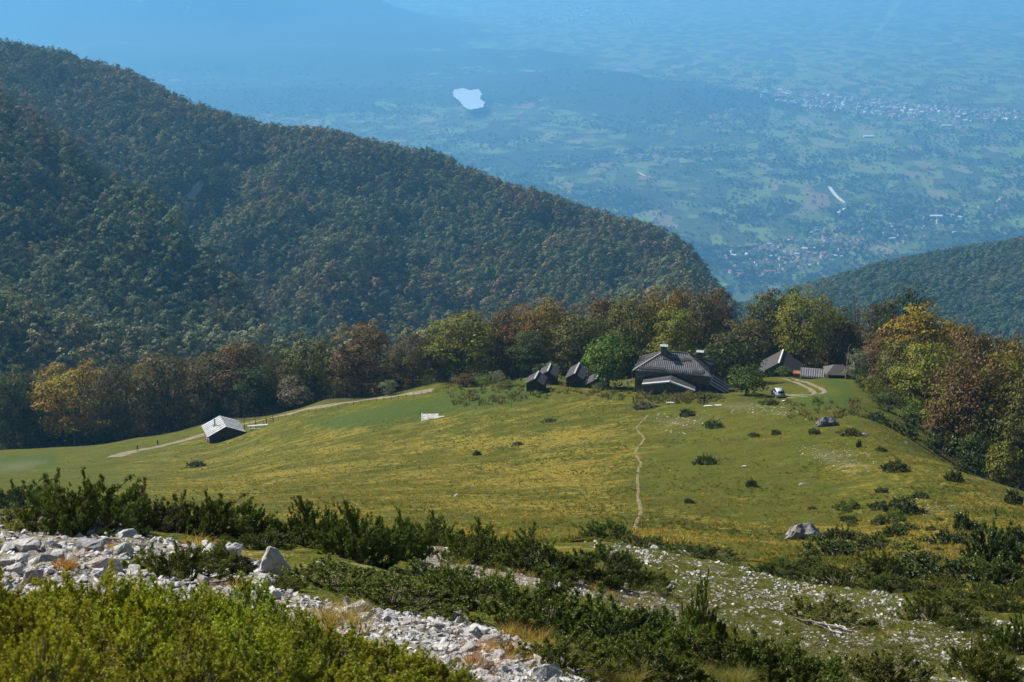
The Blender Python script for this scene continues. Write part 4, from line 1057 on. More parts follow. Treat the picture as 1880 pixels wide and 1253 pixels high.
bm = bmesh.new(); e = [bm.verts.new(v) for v in ((-3, -2.9, 2.0), (3, -2.9, 2.0), (3, 2.9, 2.0), (-3, 2.9, 2.0), (-.9, 0, 3.5), (.9, 0, 3.5))]
for f in ((0, 1, 5, 4), (1, 2, 5), (2, 3, 4, 5), (3, 0, 4), (3, 2, 1, 0)): bm.faces.new([e[i] for i in f])
link('roof', bm_mesh('roof', bm, simple('brown_roof', (.07, .064, .062), .7, .3, var=.2, scale=4)), SD)
d = link('door', boxmesh('door', -.5, .5, -2.26, -2.202, 0, 1.9, M['dark_metal']), SD); link('handle', boxmesh('handle', .32, .38, -2.3, -2.261, .9, 1.05, M['cap_metal']), d)
# broken trunk and short post beside the shed
q = at(1558, 300); V, F = tube_np([(0, 0, -1), (.05, 0, 2.4), (.12, .05, 5.0), (.05, 0, 7.3)], [.42, .36, .30, .24], 9); BT = link('broken_snag', mesh_np('broken_snag', V, F, M['bark'], True), None, q)
tag(BT, 'tall broken dead tree stem standing in front of the dark shed', 'dead tree')
V, F = tube_np([(0, 0, 6.9), (.28, .1, 7.7)], [.2, .07], 7); link('splinter', mesh_np('splinter', V, F, M['bark'], True), BT)
q = at(1572, 306); o = empty('stone_chimney', (q[0], q[1], q[2])); tag(o, 'short dark chimney stack with a pale cap right of the dark shed', 'chimney')
link('stack', boxmesh('stack', -.35, .35, -.35, .35, -1, 3.9, M['stone_wall']), o); link('cap', boxmesh('cap', -.5, .5, -.5, .5, 3.902, 4.05, M['cap_metal']), o)

# --- parked car seen from behind, on the track
q = hit(1428, 729, 150); CR = empty('parked_car', (q[0], q[1], q[2]), R(8)); CR.scale = (1.0, 1.0, 1.22); tag(CR, 'silver-white car parked on the track between the bushes', 'car')
M['car_paint'] = simple('car_paint', (0.42, 0.46, 0.50), 0.25, 0.6, var=0.04); M['tyre'] = simple('tyre', (.02, .02, .02), .9, .2)
M['lamp_red'] = simple('lamp_red', (.35, .02, .02), .2, .6)
prof = [(-2.0, .35), (-2.05, .85), (-1.95, 1.05), (-1.55, 1.45), (-.9, 1.55), (.3, 1.52), (.95, 1.0), (1.9, .85), (2.05, .6), (2.0, .35)]
bm = bmesh.new()
def ring(y_, z_, inset): return [bm.verts.new((s * (0.86 - inset), y_, z_)) for s in (-1, 1)]
rows_ = [ring(y_, z_, .16 if z_ > 1.2 else (.06 if z_ > .9 else 0)) for y_, z_ in prof]
for a, b in zip(rows_, rows_[1:]): bm.faces.new((a[0], a[1], b[1], b[0]))
bm.faces.new([r_[0] for r_ in rows_]); bm.faces.new([r_[1] for r_ in rows_][::-1]); bm.faces.new((rows_[0][0], rows_[0][1], rows_[-1][1], rows_[-1][0]))
bmesh.ops.bevel(bm, geom=bm.edges[:], offset=.05, segments=2, affect='EDGES')
link('body', bm_mesh('body', bm, M['car_paint'], True), CR)
link('rear_window', sheet_mesh('rear_window', [(-.62, -1.90, 1.12), (.62, -1.90, 1.12), (.58, -1.60, 1.44), (-.58, -1.60, 1.44)], (0, -.03, .02), M['glass']), CR)
link('windscreen', sheet_mesh('windscreen', [(-.64, .93, 1.08), (.64, .93, 1.08), (.6, .42, 1.46), (-.6, .42, 1.46)], (0, .03, .03), M['glass']), CR)
for s in (-1, 1):
    link('side_window', sheet_mesh('side_window', [(s * .805, -1.3, 1.08), (s * .805, .6, 1.08), (s * .735, .2, 1.44), (s * .735, -1.2, 1.44)], (s * .025, 0, .01), M['glass']), CR)
    link('tail_light', boxmesh('tail_light', s * .72 - .1, s * .72 + .1, -2.09, -2.02, .7, .95, M['lamp_red']), CR)
    for y in (-1.3, 1.3):
        V, F = tube_np([(s * .66, y, .32), (s * .88, y, .32)], [.32, .32], 14); wv = link('wheel', mesh_np('wheel', V, F, M['tyre'], True), CR)
        V, F = tube_np([(s * .87, y, .32), (s * .90, y, .32)], [.2, .02], 12); link('rim', mesh_np('rim', V, F, M['cap_metal'], True), wv)
link('bumper', boxmesh('bumper', -.82, .82, -2.14, -2.0, .35, .58, M['dark_metal']), CR)

# --- people
def person(pos, rz, cols, label, pose='walk', name='person', H=1.74, cap=None):
    S = {'walk': dict(hl=(-.10, .12), kl=(.10, .46), fl=(-.16, .06), hr=(.10, .0), kr=(-.22, .47), fr=(-.42, .08), el=(.05, 1.12), er=(-.14, 1.12)),
         'sit': None}[pose if pose == 'walk' else 'walk']
    v = []; e = []; rad = []
    def add(p_, r_, par=None):
        v.append(p_); rad.append(r_)
        if par is not None: e.append((par, len(v) - 1))
        return len(v) - 1
    sit = pose == 'sit'; dz = -.45 if sit else 0
    pel = add((0, 0, .95 + dz), .15); che = add((0, .02, 1.22 + dz), .165, pel); sh = add((0, .02, 1.42 + dz), .13, che); nk = add((0, .03, 1.50 + dz), .055, sh); hd_ = add((0, .045, 1.58 + dz), .085, nk); tp = add((0, .04, 1.70 + dz), .075, hd_)
    for s in (-1, 1):
        f = s if not sit else 0
        hp = add((s * .10, 0, .90 + dz), .11, pel)
        kn = add((s * .11, .16 * f + (.42 if sit else 0), .50 if not sit else .48), .075, hp); an = add((s * .11, .05 * f - .12 * (f < 0) + (.42 if sit else 0), .09), .05, kn); add((s * .12, .05 * f - .12 * (f < 0) + .15 + (.42 if sit else 0), .045), .04, an)
        so = add((s * .21, .0, 1.40 + dz), .07, sh); el = add((s * .30, -.07 * f, 1.13 + dz), .048, so); ha = add((s * .29, .12 * (1 if sit else -f), .93 + dz), .036, el); add((s * .28, .16 * (1 if sit else -f), .84 + dz), .03, ha)
    me = bpy.data.meshes.new('person'); me.from_pydata([tuple(p_) for p_ in v], e, []); me.update()
    t = NT('clothes'); z = t.n('ShaderNodeSeparateXYZ'); t.l(t.n('ShaderNodeTexCoord').outputs['Object'], z.inputs[0])
    t.l(t.bsdf(t.ramp(t.math('DIVIDE', t.math('SUBTRACT', z.outputs[2], dz), 1.8), [(0.0, cols[2]), (0.52, cols[1]), (0.83, (0.42, 0.26, 0.19)), (0.94, cols[0])], 'CONSTANT'), .9, .1), t.out.inputs[0])
    o = link(name, me, None, (pos[0], pos[1], pos[2] + .02), (0, 0, rz)); o.data.materials.append(t.m)
    md = o.modifiers.new('skin', 'SKIN'); md.use_smooth_shade = True
    for i, r_ in enumerate(rad): me.skin_vertices[0].data[i].radius = (r_, r_)
    me.skin_vertices[0].data[0].use_root = True
    sb = o.modifiers.new('sub', 'SUBSURF'); sb.levels = 1; sb.render_levels = 1
    if cap:
        bm = bmesh.new(); bmesh.ops.create_uvsphere(bm, u_segments=12, v_segments=8, radius=.125)
        for vv in bm.verts: vv.co.z = max(vv.co.z, -.01) * .9
        link('hat', bm_mesh('hat', bm, cap, True), o, (0, .04, 1.68 + dz))
    return tag(o, label, 'person')
q = hit(253, 829, 150); person(q, R(-70), ((.55, .5, .45), (.03, .035, .07), (.02, .02, .025)), 'person in dark clothes and a pale hat walking the lower track', cap=M['white_metal'])
q = hit(290, 819, 150); person(q, R(110), ((.02, .015, .01), (.018, .018, .02), (.015, .015, .02)), 'person all in black walking up the track towards the hut')
q = at(1143, 287); person(q, R(90), ((.02, .015, .01), (.02, .02, .024), (.02, .02, .03)), 'person in black sitting left of the lodge', 'sit')
q = at(1153, 289); person(q, R(200), ((.03, .02, .015), (.22, .40, .52), (.05, .06, .1)), 'person in a pale blue top sitting beside the lodge wall', 'sit')
q = at(1079, 288); person(q, R(20), ((.02, .015, .01), (.02, .02, .022), (.02, .02, .025)), 'person in dark clothes standing between the two right cabins')

# --- slab, sign, posts and odds and ends on the meadow
q = hit(795, 768, 150); SL = empty('stone_slab', (q[0], q[1], q[2]), R(4)); tag(SL, 'weathered white concrete slab lying flat in the meadow', 'slab')
for i in range(4):
    for j in range(3):
        if (i, j) in ((3, 0), (3, 2)): continue
        b_ = boxmesh('plate', -2.1 + i * 1.1, -2.1 + i * 1.1 + 1.05, -2.1 + j * 1.4, -2.1 + j * 1.4 + 1.34, -.3, .16 + .07 * random.random(), M['concrete']); link('plate', b_, SL)
link('edge', boxmesh('edge', -2.3, -2.13, -2.2, 2.2, -.3, .30, M['white_metal']), SL)
q = at(832, 316); SG = empty('signpost', (q[0], q[1], q[2])); tag(SG, 'small blue and white signpost at the end of the dirt road', 'signpost')
V, F = tube_np([(0, 0, -.4), (0, 0, 3.0)], [.05, .05], 6); link('post', mesh_np('post', V, F, M['dark_metal']), SG)
link('board', boxmesh('board', -.55, .1, -.1, -.055, 2.2, 2.9, simple('sign_blue', (.12, .3, .42), .5, .4)), SG); link('board', boxmesh('board', -.6, .1, -.1, -.055, 1.7, 2.05, M['white_metal']), SG)
bmp = bmesh.new(); box(bmp, -.035, .035, -.035, .035, -.4, .95); POST = bm_mesh('fence_post', bmp, M['dark_wood'])
k_ = 0
for px, py in list(zip(np.linspace(470, 815, 26), np.interp(np.linspace(470, 815, 26), [470, 520, 600, 680, 760, 815], [783, 770, 754, 740, 728, 720]))):
    q = hit(px, py + RNG.normal(0, 1), 150); o = link('fence_post', POST, None, q, (RNG.normal(0, .07), RNG.normal(0, .07), RNG.random()), (1, 1, .8 + .4 * RNG.random()))
    tag(o, 'short dark wooden fence post along the lower side of the dirt road', 'post', 'fence posts along the dirt road')
for px in np.linspace(868, 945, 14):
    q = hit(px, 742 + RNG.normal(0, 4), 150); o = link('fence_post', POST, None, q, (RNG.normal(0, .09), RNG.normal(0, .09), 0), (1, 1, .9 + .5 * RNG.random()))
    tag(o, 'thin dark stake in the weedy plot left of the cabins', 'post', 'stakes in the plot by the cabins')
q = hit(1292, 745, 150); o = empty('wooden_post', q, R(10)); tag(o, 'thick wooden post with a crosspiece in front of the lodge', 'post')
link('upright', boxmesh('upright', -.14, .14, -.14, .14, -.4, 2.3, M['dark_wood']), o); link('crosspiece', boxmesh('crosspiece', -.75, .35, -.18, -.142, 1.35, 1.75, M['dark_wood']), o)
q = hit(1308, 746, 150); o = link('white_plank', boxmesh('white_plank', -1.6, 1.7, -.2, .2, 0, .16, M['pale_paint']), None, q, (0, 0, R(8))); tag(o, 'pale plank lying on the turf beside the wooden post', 'plank')
q = hit(1232, 742, 150); o = link('dark_plank', boxmesh('dark_plank', -.9, .9, -.3, .3, 0, .3, M['dead_wood']), None, q, (0, 0, R(-4))); tag(o, 'grey weathered board on the grass in front of the annex', 'plank')
# ------------------------------------------------------------------ junipers
JC = dict(near=(0.27, 0.285, 0.015), mid=(0.108, 0.148, 0.021), far=(0.080, 0.105, 0.020), olive=(0.140, 0.165, 0.024), grey=(0.13, 0.13, 0.065), light=(0.15, 0.175, 0.030))
def juniper(px, py, wpx, hpx, kind, col, label, group=None, rmin=3.0, rmax=48000., name='juniper_bush', yaw=None, deep=0.85):
    q = hit(px, py, rmin, rmax)
    if q is None: return None
    D_ = dist(q); protos, pw, ph = JDIM[kind]
    br, fo = protos[int(RNG.integers(0, len(protos)))]
    o = empty(name, (q[0], q[1], q[2] - 0.03), RNG.random() * 6.28 if yaw is None else yaw)
    s = wpx * D_ / FPX / pw; o.scale = (s, s * deep, max(.3 * s, hpx * D_ / FPX / ph))
    c = np.array(JC[col]) * (0.85 + 0.3 * RNG.random()) * (1 + RNG.normal(0, .035, 3))
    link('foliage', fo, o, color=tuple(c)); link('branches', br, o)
    return tag(o, label, 'shrub', group)
FG = 'junipers in the foreground'
NEARB = [(20, 1215, 330, 160, 'bushy yellow-green juniper filling the bottom left corner'), (150, 1180, 320, 140, 'yellow-green juniper thicket left of the bottom, below the pale scree'),
  (300, 1205, 320, 150, 'sunlit juniper clump at the bottom, second from the left corner'), (430, 1190, 290, 120, 'bright juniper sprays under the pyramid boulder'),
  (560, 1245, 290, 130, 'yellow-green juniper at the bottom edge below the pyramid boulder'), (690, 1252, 240, 100, 'low bright juniper at the bottom edge beside the scree tongue'),
  (60, 1300, 320, 150, 'juniper sprays cut by the bottom border at far left'), (330, 1310, 330, 150, 'juniper sprays cut by the bottom border under the second clump'),
  (200, 1270, 320, 130, 'dense juniper clump at the bottom between the corner bush and the second clump'), (470, 1300, 330, 140, 'juniper sprays cut by the bottom border, left of the lowest one'),
  (620, 1310, 330, 130, 'juniper sprays at the bottom border next to the scree'), (90, 1160, 240, 95, 'small juniper clump poking up into the left scree'), (235, 1165, 240, 100, 'juniper clump with a spiky top below the reddish rock pile'),
  (380, 1160, 220, 85, 'juniper clump poking up into the scree under the olive dome'), (520, 1200, 240, 95, 'juniper clump under the small pointed rock'), (-40, 1170, 220, 110, 'juniper sprays cut by the left border below the scree'), (110, 1240, 320, 120, 'dense juniper between the corner bush and its right neighbour'), (420, 1250, 320, 120, 'dense juniper at the bottom below the bright sprays'), (790, 1275, 200, 80, 'last bright juniper before the scree tongue at the bottom border')]
for px, py, w, h, lb in NEARB:
    juniper(px, py, w, h, 'N', 'near', lb, FG)
MIDB = [(30, 935, 170, 62, 'mid', 'dark juniper at the left border above the scree'), (165, 968, 230, 128, 'mid', 'tall dark juniper with a ragged top above the left scree'),
  (270, 972, 170, 92, 'grey', 'juniper with bare silvery twigs right of the tallest ragged one'), (385, 975, 200, 92, 'mid', 'dark juniper mound above the pyramid boulder'),
  (455, 985, 130, 72, 'mid', 'dark juniper between the two mounds above the pyramid boulder'), (330, 1062, 215, 88, 'olive', 'olive juniper dome in front of the left scree'),
  (415, 1045, 110, 60, 'grey', 'small twiggy juniper left of the pyramid boulder'), (570, 1000, 190, 90, 'mid', 'upright dark juniper right behind the pyramid boulder'),
  (660, 1030, 220, 112, 'mid', 'big dark upright juniper in the middle of the foreground'), (735, 1022, 120, 90, 'mid', 'dark juniper spire beside the big upright one'),
  (610, 1078, 240, 56, 'olive', 'low spreading juniper carpet below the big upright juniper'), (795, 1000, 130, 62, 'mid', 'rounded dark juniper at the meadow rim, left of the middle'),
  (720, 1110, 270, 60, 'olive', 'spreading juniper carpet above the lower scree tongue'), (880, 1035, 170, 84, 'mid', 'dark juniper with a reddish tip at the meadow rim'),
  (975, 1048, 210, 86, 'mid', 'long dark juniper bank left of the scree slope'), (1085, 1068, 200, 78, 'mid', 'dark juniper bank running down to the scree slope'),
  (1170, 1078, 130, 52, 'mid', 'tapering end of the juniper bank on the scree slope'), (1105, 992, 110, 44, 'mid', 'small dark juniper at the foot of the footpath'),
  (1180, 1005, 110, 26, 'mid', 'flat dark juniper just below the end of the footpath'), (1285, 1025, 150, 30, 'mid', 'flat juniper strip along the top of the scree slope'),
  (860, 1120, 260, 92, 'olive', 'yellowish juniper sprays in the lower middle'), (990, 1160, 280, 110, 'mid', 'dense juniper in the lower middle, below the mid scree'),
  (1120, 1190, 300, 118, 'mid', 'broad dark juniper in the lower middle right'), (1010, 1222, 240, 70, 'olive', 'olive juniper beside the orange grass tufts'),
  (1180, 1250, 280, 100, 'mid', 'dark juniper at the bottom border right of the scree tongue'), (1290, 1190, 110, 150, 'mid', 'tall leaning juniper spire in the lower right middle'),
  (1350, 1240, 300, 110, 'olive', 'wide olive juniper at the bottom, below the tall spire'), (1240, 1200, 200, 90, 'mid', 'dark juniper at the foot of the tall spire'),
  (1450, 1252, 220, 80, 'mid', 'dark juniper at the bottom border left of the scree corner'), (1212, 1098, 84, 24, 'light', 'small flat green juniper on the scree slope'),
  (1515, 1150, 190, 56, 'light', 'oval green juniper lying alone on the scree, above the dead branches'), (1715, 1140, 150, 66, 'light', 'green juniper dome on the right side of the scree'),
  (1780, 1160, 100, 40, 'mid', 'dark tail of the green juniper dome on the scree'), (1610, 1252, 210, 72, 'light', 'green juniper mound at the bottom of the scree slope'),
  (1800, 1245, 150, 82, 'light', 'green juniper mound in the bottom right corner'), (1868, 1200, 110, 80, 'mid', 'dark juniper cut by the right border near the bottom'),
  (1420, 1058, 120, 34, 'mid', 'low dark juniper at the left of the hedge topping the scree'), (1480, 1062, 150, 42, 'mid', 'low dark juniper in the middle of the hedge topping the scree'),
  (1550, 1075, 170, 44, 'olive', 'olive juniper in the hedge topping the scree'), (1625, 1085, 110, 36, 'mid', 'right end of the juniper hedge topping the scree'),
  (1610, 1062, 100, 60, 'mid', 'dark upright juniper behind the hedge topping the scree'), (520, 1082, 90, 30, 'olive', 'small olive juniper at the foot of the pyramid boulder'), (480, 1008, 140, 40, 'mid', 'low dark juniper just uphill of the pyramid boulder'), (800, 1075, 200, 50, 'mid', 'dark juniper between the mid scree strip and the carpet below it'), (60, 965, 160, 40, 'olive', 'low olive juniper fringe on the top edge of the left scree'),
  (1690, 1092, 100, 34, 'mid', 'dark juniper at the upper edge of the scree, right of the hedge'), (1762, 1108, 110, 34, 'olive', 'olive juniper mat at the upper edge of the scree near the right border'), (1838, 1122, 110, 42, 'mid', 'dark juniper mat above the scree by the right border'),
  (1880, 1095, 90, 44, 'mid', 'dark juniper cut by the right border, above the scree'), (1735, 1078, 80, 26, 'light', 'small green juniper mat above the scree, behind the olive one'), (1810, 1090, 70, 26, 'olive', 'olive juniper tuft above the scree, left of the border juniper')]
for px, py, w, h, col, lb in MIDB:
    juniper(px, py, w, h, 'M', col, lb, FG, yaw=RNG.normal(0, .35), deep=0.75)
FARB = [(358, 858, 36, 11, 'far', 'flat dark juniper on the meadow below the white-roofed hut'), (876, 836, 15, 11, 'far', 'tiny dark juniper alone in the middle of the meadow'),
  (950, 818, 20, 8, 'grey', 'small grey scrub patch right of the lone tiny juniper'), (1008, 775, 28, 7, 'far', 'thin dark scrub line below the left cabins'), (1295, 853, 42, 18, 'far', 'dark juniper cushion right of the footpath'),
  (1380, 894, 20, 16, 'far', 'small round juniper below the white stone'), (1262, 764, 38, 13, 'far', 'dark juniper cushion on the rocky knoll below the lodge'), (1310, 787, 36, 17, 'far', 'green juniper cushion below the rocky knoll'),
  (1385, 802, 22, 8, 'far', 'small juniper right of the rocky knoll'), (1425, 798, 24, 9, 'far', 'small flat juniper, second right of the rocky knoll'), (1495, 797, 26, 10, 'far', 'small dark juniper below the dark boulder'),
  (1577, 822, 10, 16, 'far', 'slim upright juniper on the ridge line'), (1617, 828, 22, 9, 'far', 'small juniper right of the slim upright one'), (1643, 866, 48, 22, 'far', 'dark juniper beside the golden grass slope'),
  (1752, 884, 32, 22, 'far', 'dark juniper above the right slope, front of a pair'), (1768, 866, 28, 18, 'far', 'dark juniper above the right slope, back of a pair'), (1265, 924, 24, 9, 'far', 'small flat juniper right of the lower footpath'),
  (1185, 750, 42, 12, 'grey', 'grey scrub patch in front of the lodge'), (1412, 744, 34, 14, 'light', 'small green bush in front of the parked car'), (1615, 936, 34, 12, 'far', 'small juniper high on the right slope'),
  (1662, 944, 52, 24, 'far', 'broad juniper in the middle of the right slope'), (1768, 974, 36, 26, 'far', 'dark juniper near the golden tufts of the right slope'), (1822, 1036, 70, 60, 'far', 'big dark juniper towards the right border'),
  (1700, 1035, 60, 16, 'far', 'long flat juniper on the lower right slope'), (1640, 985, 40, 18, 'far', 'juniper between the grey boulder and the right border'), (1540, 995, 46, 20, 'far', 'dark juniper right beside the big grey boulder'),
  (1528, 1022, 70, 26, 'far', 'low juniper below the big grey boulder'), (1590, 1012, 50, 20, 'far', 'juniper right below the big grey boulder'), (1735, 1000, 46, 22, 'far', 'juniper uphill of the big right-border juniper'),
  (1860, 925, 30, 20, 'far', 'juniper at the right border under the woods'), (1840, 1085, 70, 36, 'far', 'dark juniper by the right border above the scree'), (1770, 1075, 80, 30, 'far', 'spreading juniper above the right end of the scree'),
  (1700, 1075, 80, 32, 'far', 'dark juniper above the scree, left of the spreading one'), (1660, 1010, 40, 14, 'olive', 'olive juniper in the middle of the lower right slope'), (1560, 958, 26, 10, 'far', 'small juniper above the big grey boulder'),
  (1620, 905, 20, 8, 'far', 'tiny juniper above the broad right-slope one'), (1690, 915, 26, 10, 'far', 'small juniper left of the pair above the right slope'), (1860, 1000, 40, 30, 'far', 'dark juniper at the right border, mid slope'),
  (1560, 800, 40, 16, 'light', 'green shrub behind the dark boulder'), (1610, 775, 44, 20, 'far', 'dark shrub below the wood edge, left'), (1660, 800, 60, 26, 'far', 'dark shrub thicket below the yellow-green wood-edge beech'),
  (1720, 832, 70, 30, 'far', 'dark shrub thicket below the red-brown beech'), (1790, 865, 70, 30, 'far', 'dark shrub thicket at the foot of the right-hand woods'), (1855, 885, 60, 40, 'light', 'bright green shrub at the right border under the woods')]
for px, py, w, h, col, lb in FARB:
    k_ = 1.3 if px > 1500 and py > 890 else 1.0
    juniper(px, py, w * k_, h * k_, 'F', col, lb, 'shrubs dotted over the meadow', rmin=58, deep=1.0)
for i in range(64):
    px = 1480 + 400 * RNG.random(); py = 905 + (px - 1480) * .16 + 150 * RNG.random(); w = 16 + 30 * RNG.random() ** 2
    juniper(px, py, w, w * .42, 'F', ('far', 'mid', 'olive')[i % 3], 'little juniper tuft scattered over the right-hand slope', 'little junipers on the right slope', rmin=62, deep=1.0)
# shrubs by the houses and the road
def shrub(px, r, wpx, hpx, col, label, name='leafy_bush'):
    b = at(px, r); D_ = dist(b); tr, cr = YOUNG[int(RNG.integers(0, 3))]
    o = empty(name, (b[0], b[1], b[2] - .1), RNG.random() * 6.28); s = wpx * D_ / FPX / .98; o.scale = (s, s, hpx * D_ / FPX / .97)
    link('foliage', cr, o, color=LC[col]); link('stem', tr, o); return tag(o, label, 'shrub', 'leafy bushes round the buildings')
shrub(711, 326, 36, 32, 'silver', 'silvery bush beside the dirt road'); shrub(915, 318, 30, 28, 'silver', 'small silvery bush left behind the cabins'); shrub(988, 314, 26, 22, 'green', 'green bush between the left cabins and the wood')
shrub(1012, 316, 30, 28, 'silver', 'silvery bush behind the second cabin'); shrub(1375, 272, 84, 58, 'green', 'round green bush between the lodge and the car'); shrub(1576, 286, 46, 66, 'silver', 'pale willow bush in front of the broken trunk')
shrub(1440, 306, 30, 26, 'bright', 'green bush in front of the rear house wall'); shrub(1590, 268, 40, 40, 'green', 'green bush right of the pale willow bush'); shrub(1345, 300, 40, 34, 'olive', 'olive bush against the lean-to')
shrub(1310, 292, 24, 18, 'rust', 'rusty weeds against the lean-to wall', 'weed_clump'); shrub(880, 316, 60, 18, 'bright', 'light green weeds at the end of the dirt road', 'weed_clump'); shrub(850, 314, 50, 24, 'rust', 'brown dry weeds at the end of the dirt road', 'weed_clump')
shrub(1610, 262, 44, 44, 'yellow', 'yellowish bush below the rust beech'); shrub(1100, 283, 30, 14, 'green', 'low green weeds below the right-most cabin', 'weed_clump'); shrub(930, 300, 50, 14, 'olive', 'olive weeds left of the left-most cabin', 'weed_clump')

# ------------------------------------------------------------------ rocks
def rock(px, py, wpx, label, group=None, me=None, asp=(1, .8, .8), tint=None, rmin=3., rmax=60., sink=.22, rot=None, name='rock'):
    q = hit(px, py, rmin, rmax)
    if q is None: return None
    w = wpx * dist(q) / FPX * 0.98
    me = me or ROCKS[int(RNG.integers(0, len(ROCKS)))]
    s = (w * asp[0], w * asp[1], w * asp[2])
    tv = (0.82 + 0.36 * RNG.random()); c = tint or (tv, tv * (0.985 + .02 * RNG.random()), tv * (0.96 + .04 * RNG.random()))
    o = link(name, me, None, (q[0], q[1], q[2] + w * asp[2] * (.34 - sink)), rot or (RNG.normal(0, .35), RNG.normal(0, .35), RNG.random() * 6.28), s, c)
    return tag(o, label, 'rock', group)
def hero(seed, pts, rough=.02, sub=2):
    rg = np.random.default_rng(seed); bm = bmesh.new()
    for p_ in pts: bm.verts.new(p_)
    bmesh.ops.convex_hull(bm, input=bm.verts[:])
    for v in [v for v in bm.verts if not v.link_faces]: bm.verts.remove(v)
    bmesh.ops.bevel(bm, geom=bm.edges[:], offset=.02, segments=1, affect='EDGES'); bmesh.ops.triangulate(bm, faces=bm.faces[:])
    for _ in range(sub): bmesh.ops.subdivide_edges(bm, edges=[e for e in bm.edges if e.calc_length() > .09], cuts=1); bmesh.ops.triangulate(bm, faces=bm.faces[:])
    for v in bm.verts:
        p_ = v.co; v.co = p_ + Vector((vnoise(p_.y * 6, p_.z * 6, seed), vnoise(p_.x * 6, p_.z * 6, seed + 1), vnoise(p_.x * 6, p_.y * 6, seed + 2))) * rough * 4 + Vector(rg.normal(0, rough * .25, 3))
    return bm_mesh('boulder', bm, M['rock'])
PYR = hero(1, [(-.52, -.3, -.3), (.52, -.32, -.3), (.42, .35, -.3), (-.4, .36, -.3), (-.08, -.05, .62), (-.2, .05, .58), (.05, .02, .52), (-.42, -.2, .1), (.30, -.2, .12)], .02)
rock(506, 1052, 66, 'big pale pyramid-shaped limestone boulder with an orange lichen spot', None, PYR, (1, 1, .9), (1.2, 1.2, 1.2), sink=.05, rot=(0, 0, .3), name='boulder')
rock(588, 1048, 34, 'rounded pale rock half sunk in juniper right of the pyramid boulder', None, None, (1, .8, .75), (1.15, 1.12, 1.08), rot=(0, .1, .2), name='boulder', sink=-.1)
rock(638, 1110, 32, 'small pointed rock at the edge of the juniper carpet', None, PYR, (1, 1, .75), (1.1, 1.1, 1.1), rot=(0, 0, 1.2))
rock(155, 1010, 86, 'grey shadowed slab rock in the middle of the left scree', None, None, (1, .6, .55), (.8, .8, .82), rot=(.25, .1, .1), name='boulder')
rock(40, 1012, 84, 'wide pale boulder near the left border of the scree', None, None, (1, .7, .6), (1.05, 1.03, 1.0), rot=(.1, -.1, .4), name='boulder')
rock(145, 978, 36, 'upright pale rock at the top of the left scree', None, None, (1, .8, .95), (1.05, 1.05, 1.05))
rock(75, 1035, 62, 'rounded grey rock above the bottom juniper sprays', None, None, (1, .8, .6)); rock(190, 1045, 90, 'long reddish-stained rock pile above the bottom juniper', None, None, (1, .5, .5), (1.1, .98, .9), rot=(.1, 0, .2), name='boulder')
rock(1000, 1245, 84, 'large pale rock cut by the bottom border in the scree tongue', None, None, (1, .8, .7), (1.05, 1.05, 1.05), rot=(0, .1, .3), name='boulder')
rock(360, 1062, 30, 'square pale rock in front of the olive juniper dome'); rock(332, 1095, 38, 'pale rock low in the left scree above the juniper sprays'); rock(830, 1200, 42, 'flat pale rock in the scree tongue beside the orange grass')
BIG = hero(5, [(-.5, -.2, -.2), (.5, -.25, -.2), (.45, .3, -.2), (-.45, .3, -.2), (-.40, .05, .14), (-.12, .1, .26), (.12, .1, .24), (.30, 0, .10), (-.3, -.22, .05), (.2, -.28, 0)], .03)
rock(1478, 990, 70, 'big grey boulder lying on the meadow above the juniper hedge', None, BIG, (1, .8, .85), (.62, .6, .6), 60, 30000, sink=.1, rot=(0, 0, 0), name='boulder')
rock(1520, 782, 44, 'dark grey boulder at the edge of the knoll right of the lodge', None, BIG, (1, .8, .8), (.4, .4, .42), 60, 30000, sink=.1, rot=(0, 0, .2), name='boulder')
rock(1366, 858, 12, 'bright white stone alone on the meadow', None, None, (1, .9, .8), (1.4, 1.4, 1.4), 60, 30000); rock(1794, 860, 22, 'pale stone on the slope under the right-hand woods', None, None, (1, .8, .6), (1.1, 1.1, 1.15), 60, 30000)
rock(1588, 800, 16, 'pale grey stone beside the ridge-line junipers', None, None, (1, .8, .6), None, 60, 30000); rock(1664, 815, 12, 'small pale stone below the wood-edge shrub', None, None, (1, .8, .7), (1.2, 1.2, 1.2), 60, 30000)
rock(835, 912, 20, 'grey stone in the meadow above the middle junipers', None, None, (1, .7, .5), (.6, .6, .6), 60, 30000); rock(925, 921, 10, 'small grey stone right of the meadow stone', None, None, (1, .7, .5), (.6, .6, .6), 60, 30000)
rock(1620, 1012, 24, 'white rock on the top rim of the scree slope', None, None, (1, .8, .7), (1.25, 1.25, 1.25), 25, 30000) if False else rock(1203, 1008, 24, 'white rock on the top rim of the scree slope', None, None, (1, .8, .7), (1.25, 1.25, 1.25), 25, 30000)
rock(1440, 738, 14, 'white stone heap right of the parked car', None, None, (1, .8, .6), (1.3, 1.3, 1.3), 60, 30000); rock(1475, 890, 26, 'dark stony hump on the open meadow above the big grey boulder', None, None, (1, .7, .35), (.5, .48, .44), 60, 30000)
rock(1492, 876, 12, 'grey stone beside the dark stony hump', None, None, (1, .7, .5), (.55, .55, .55), 60, 30000)

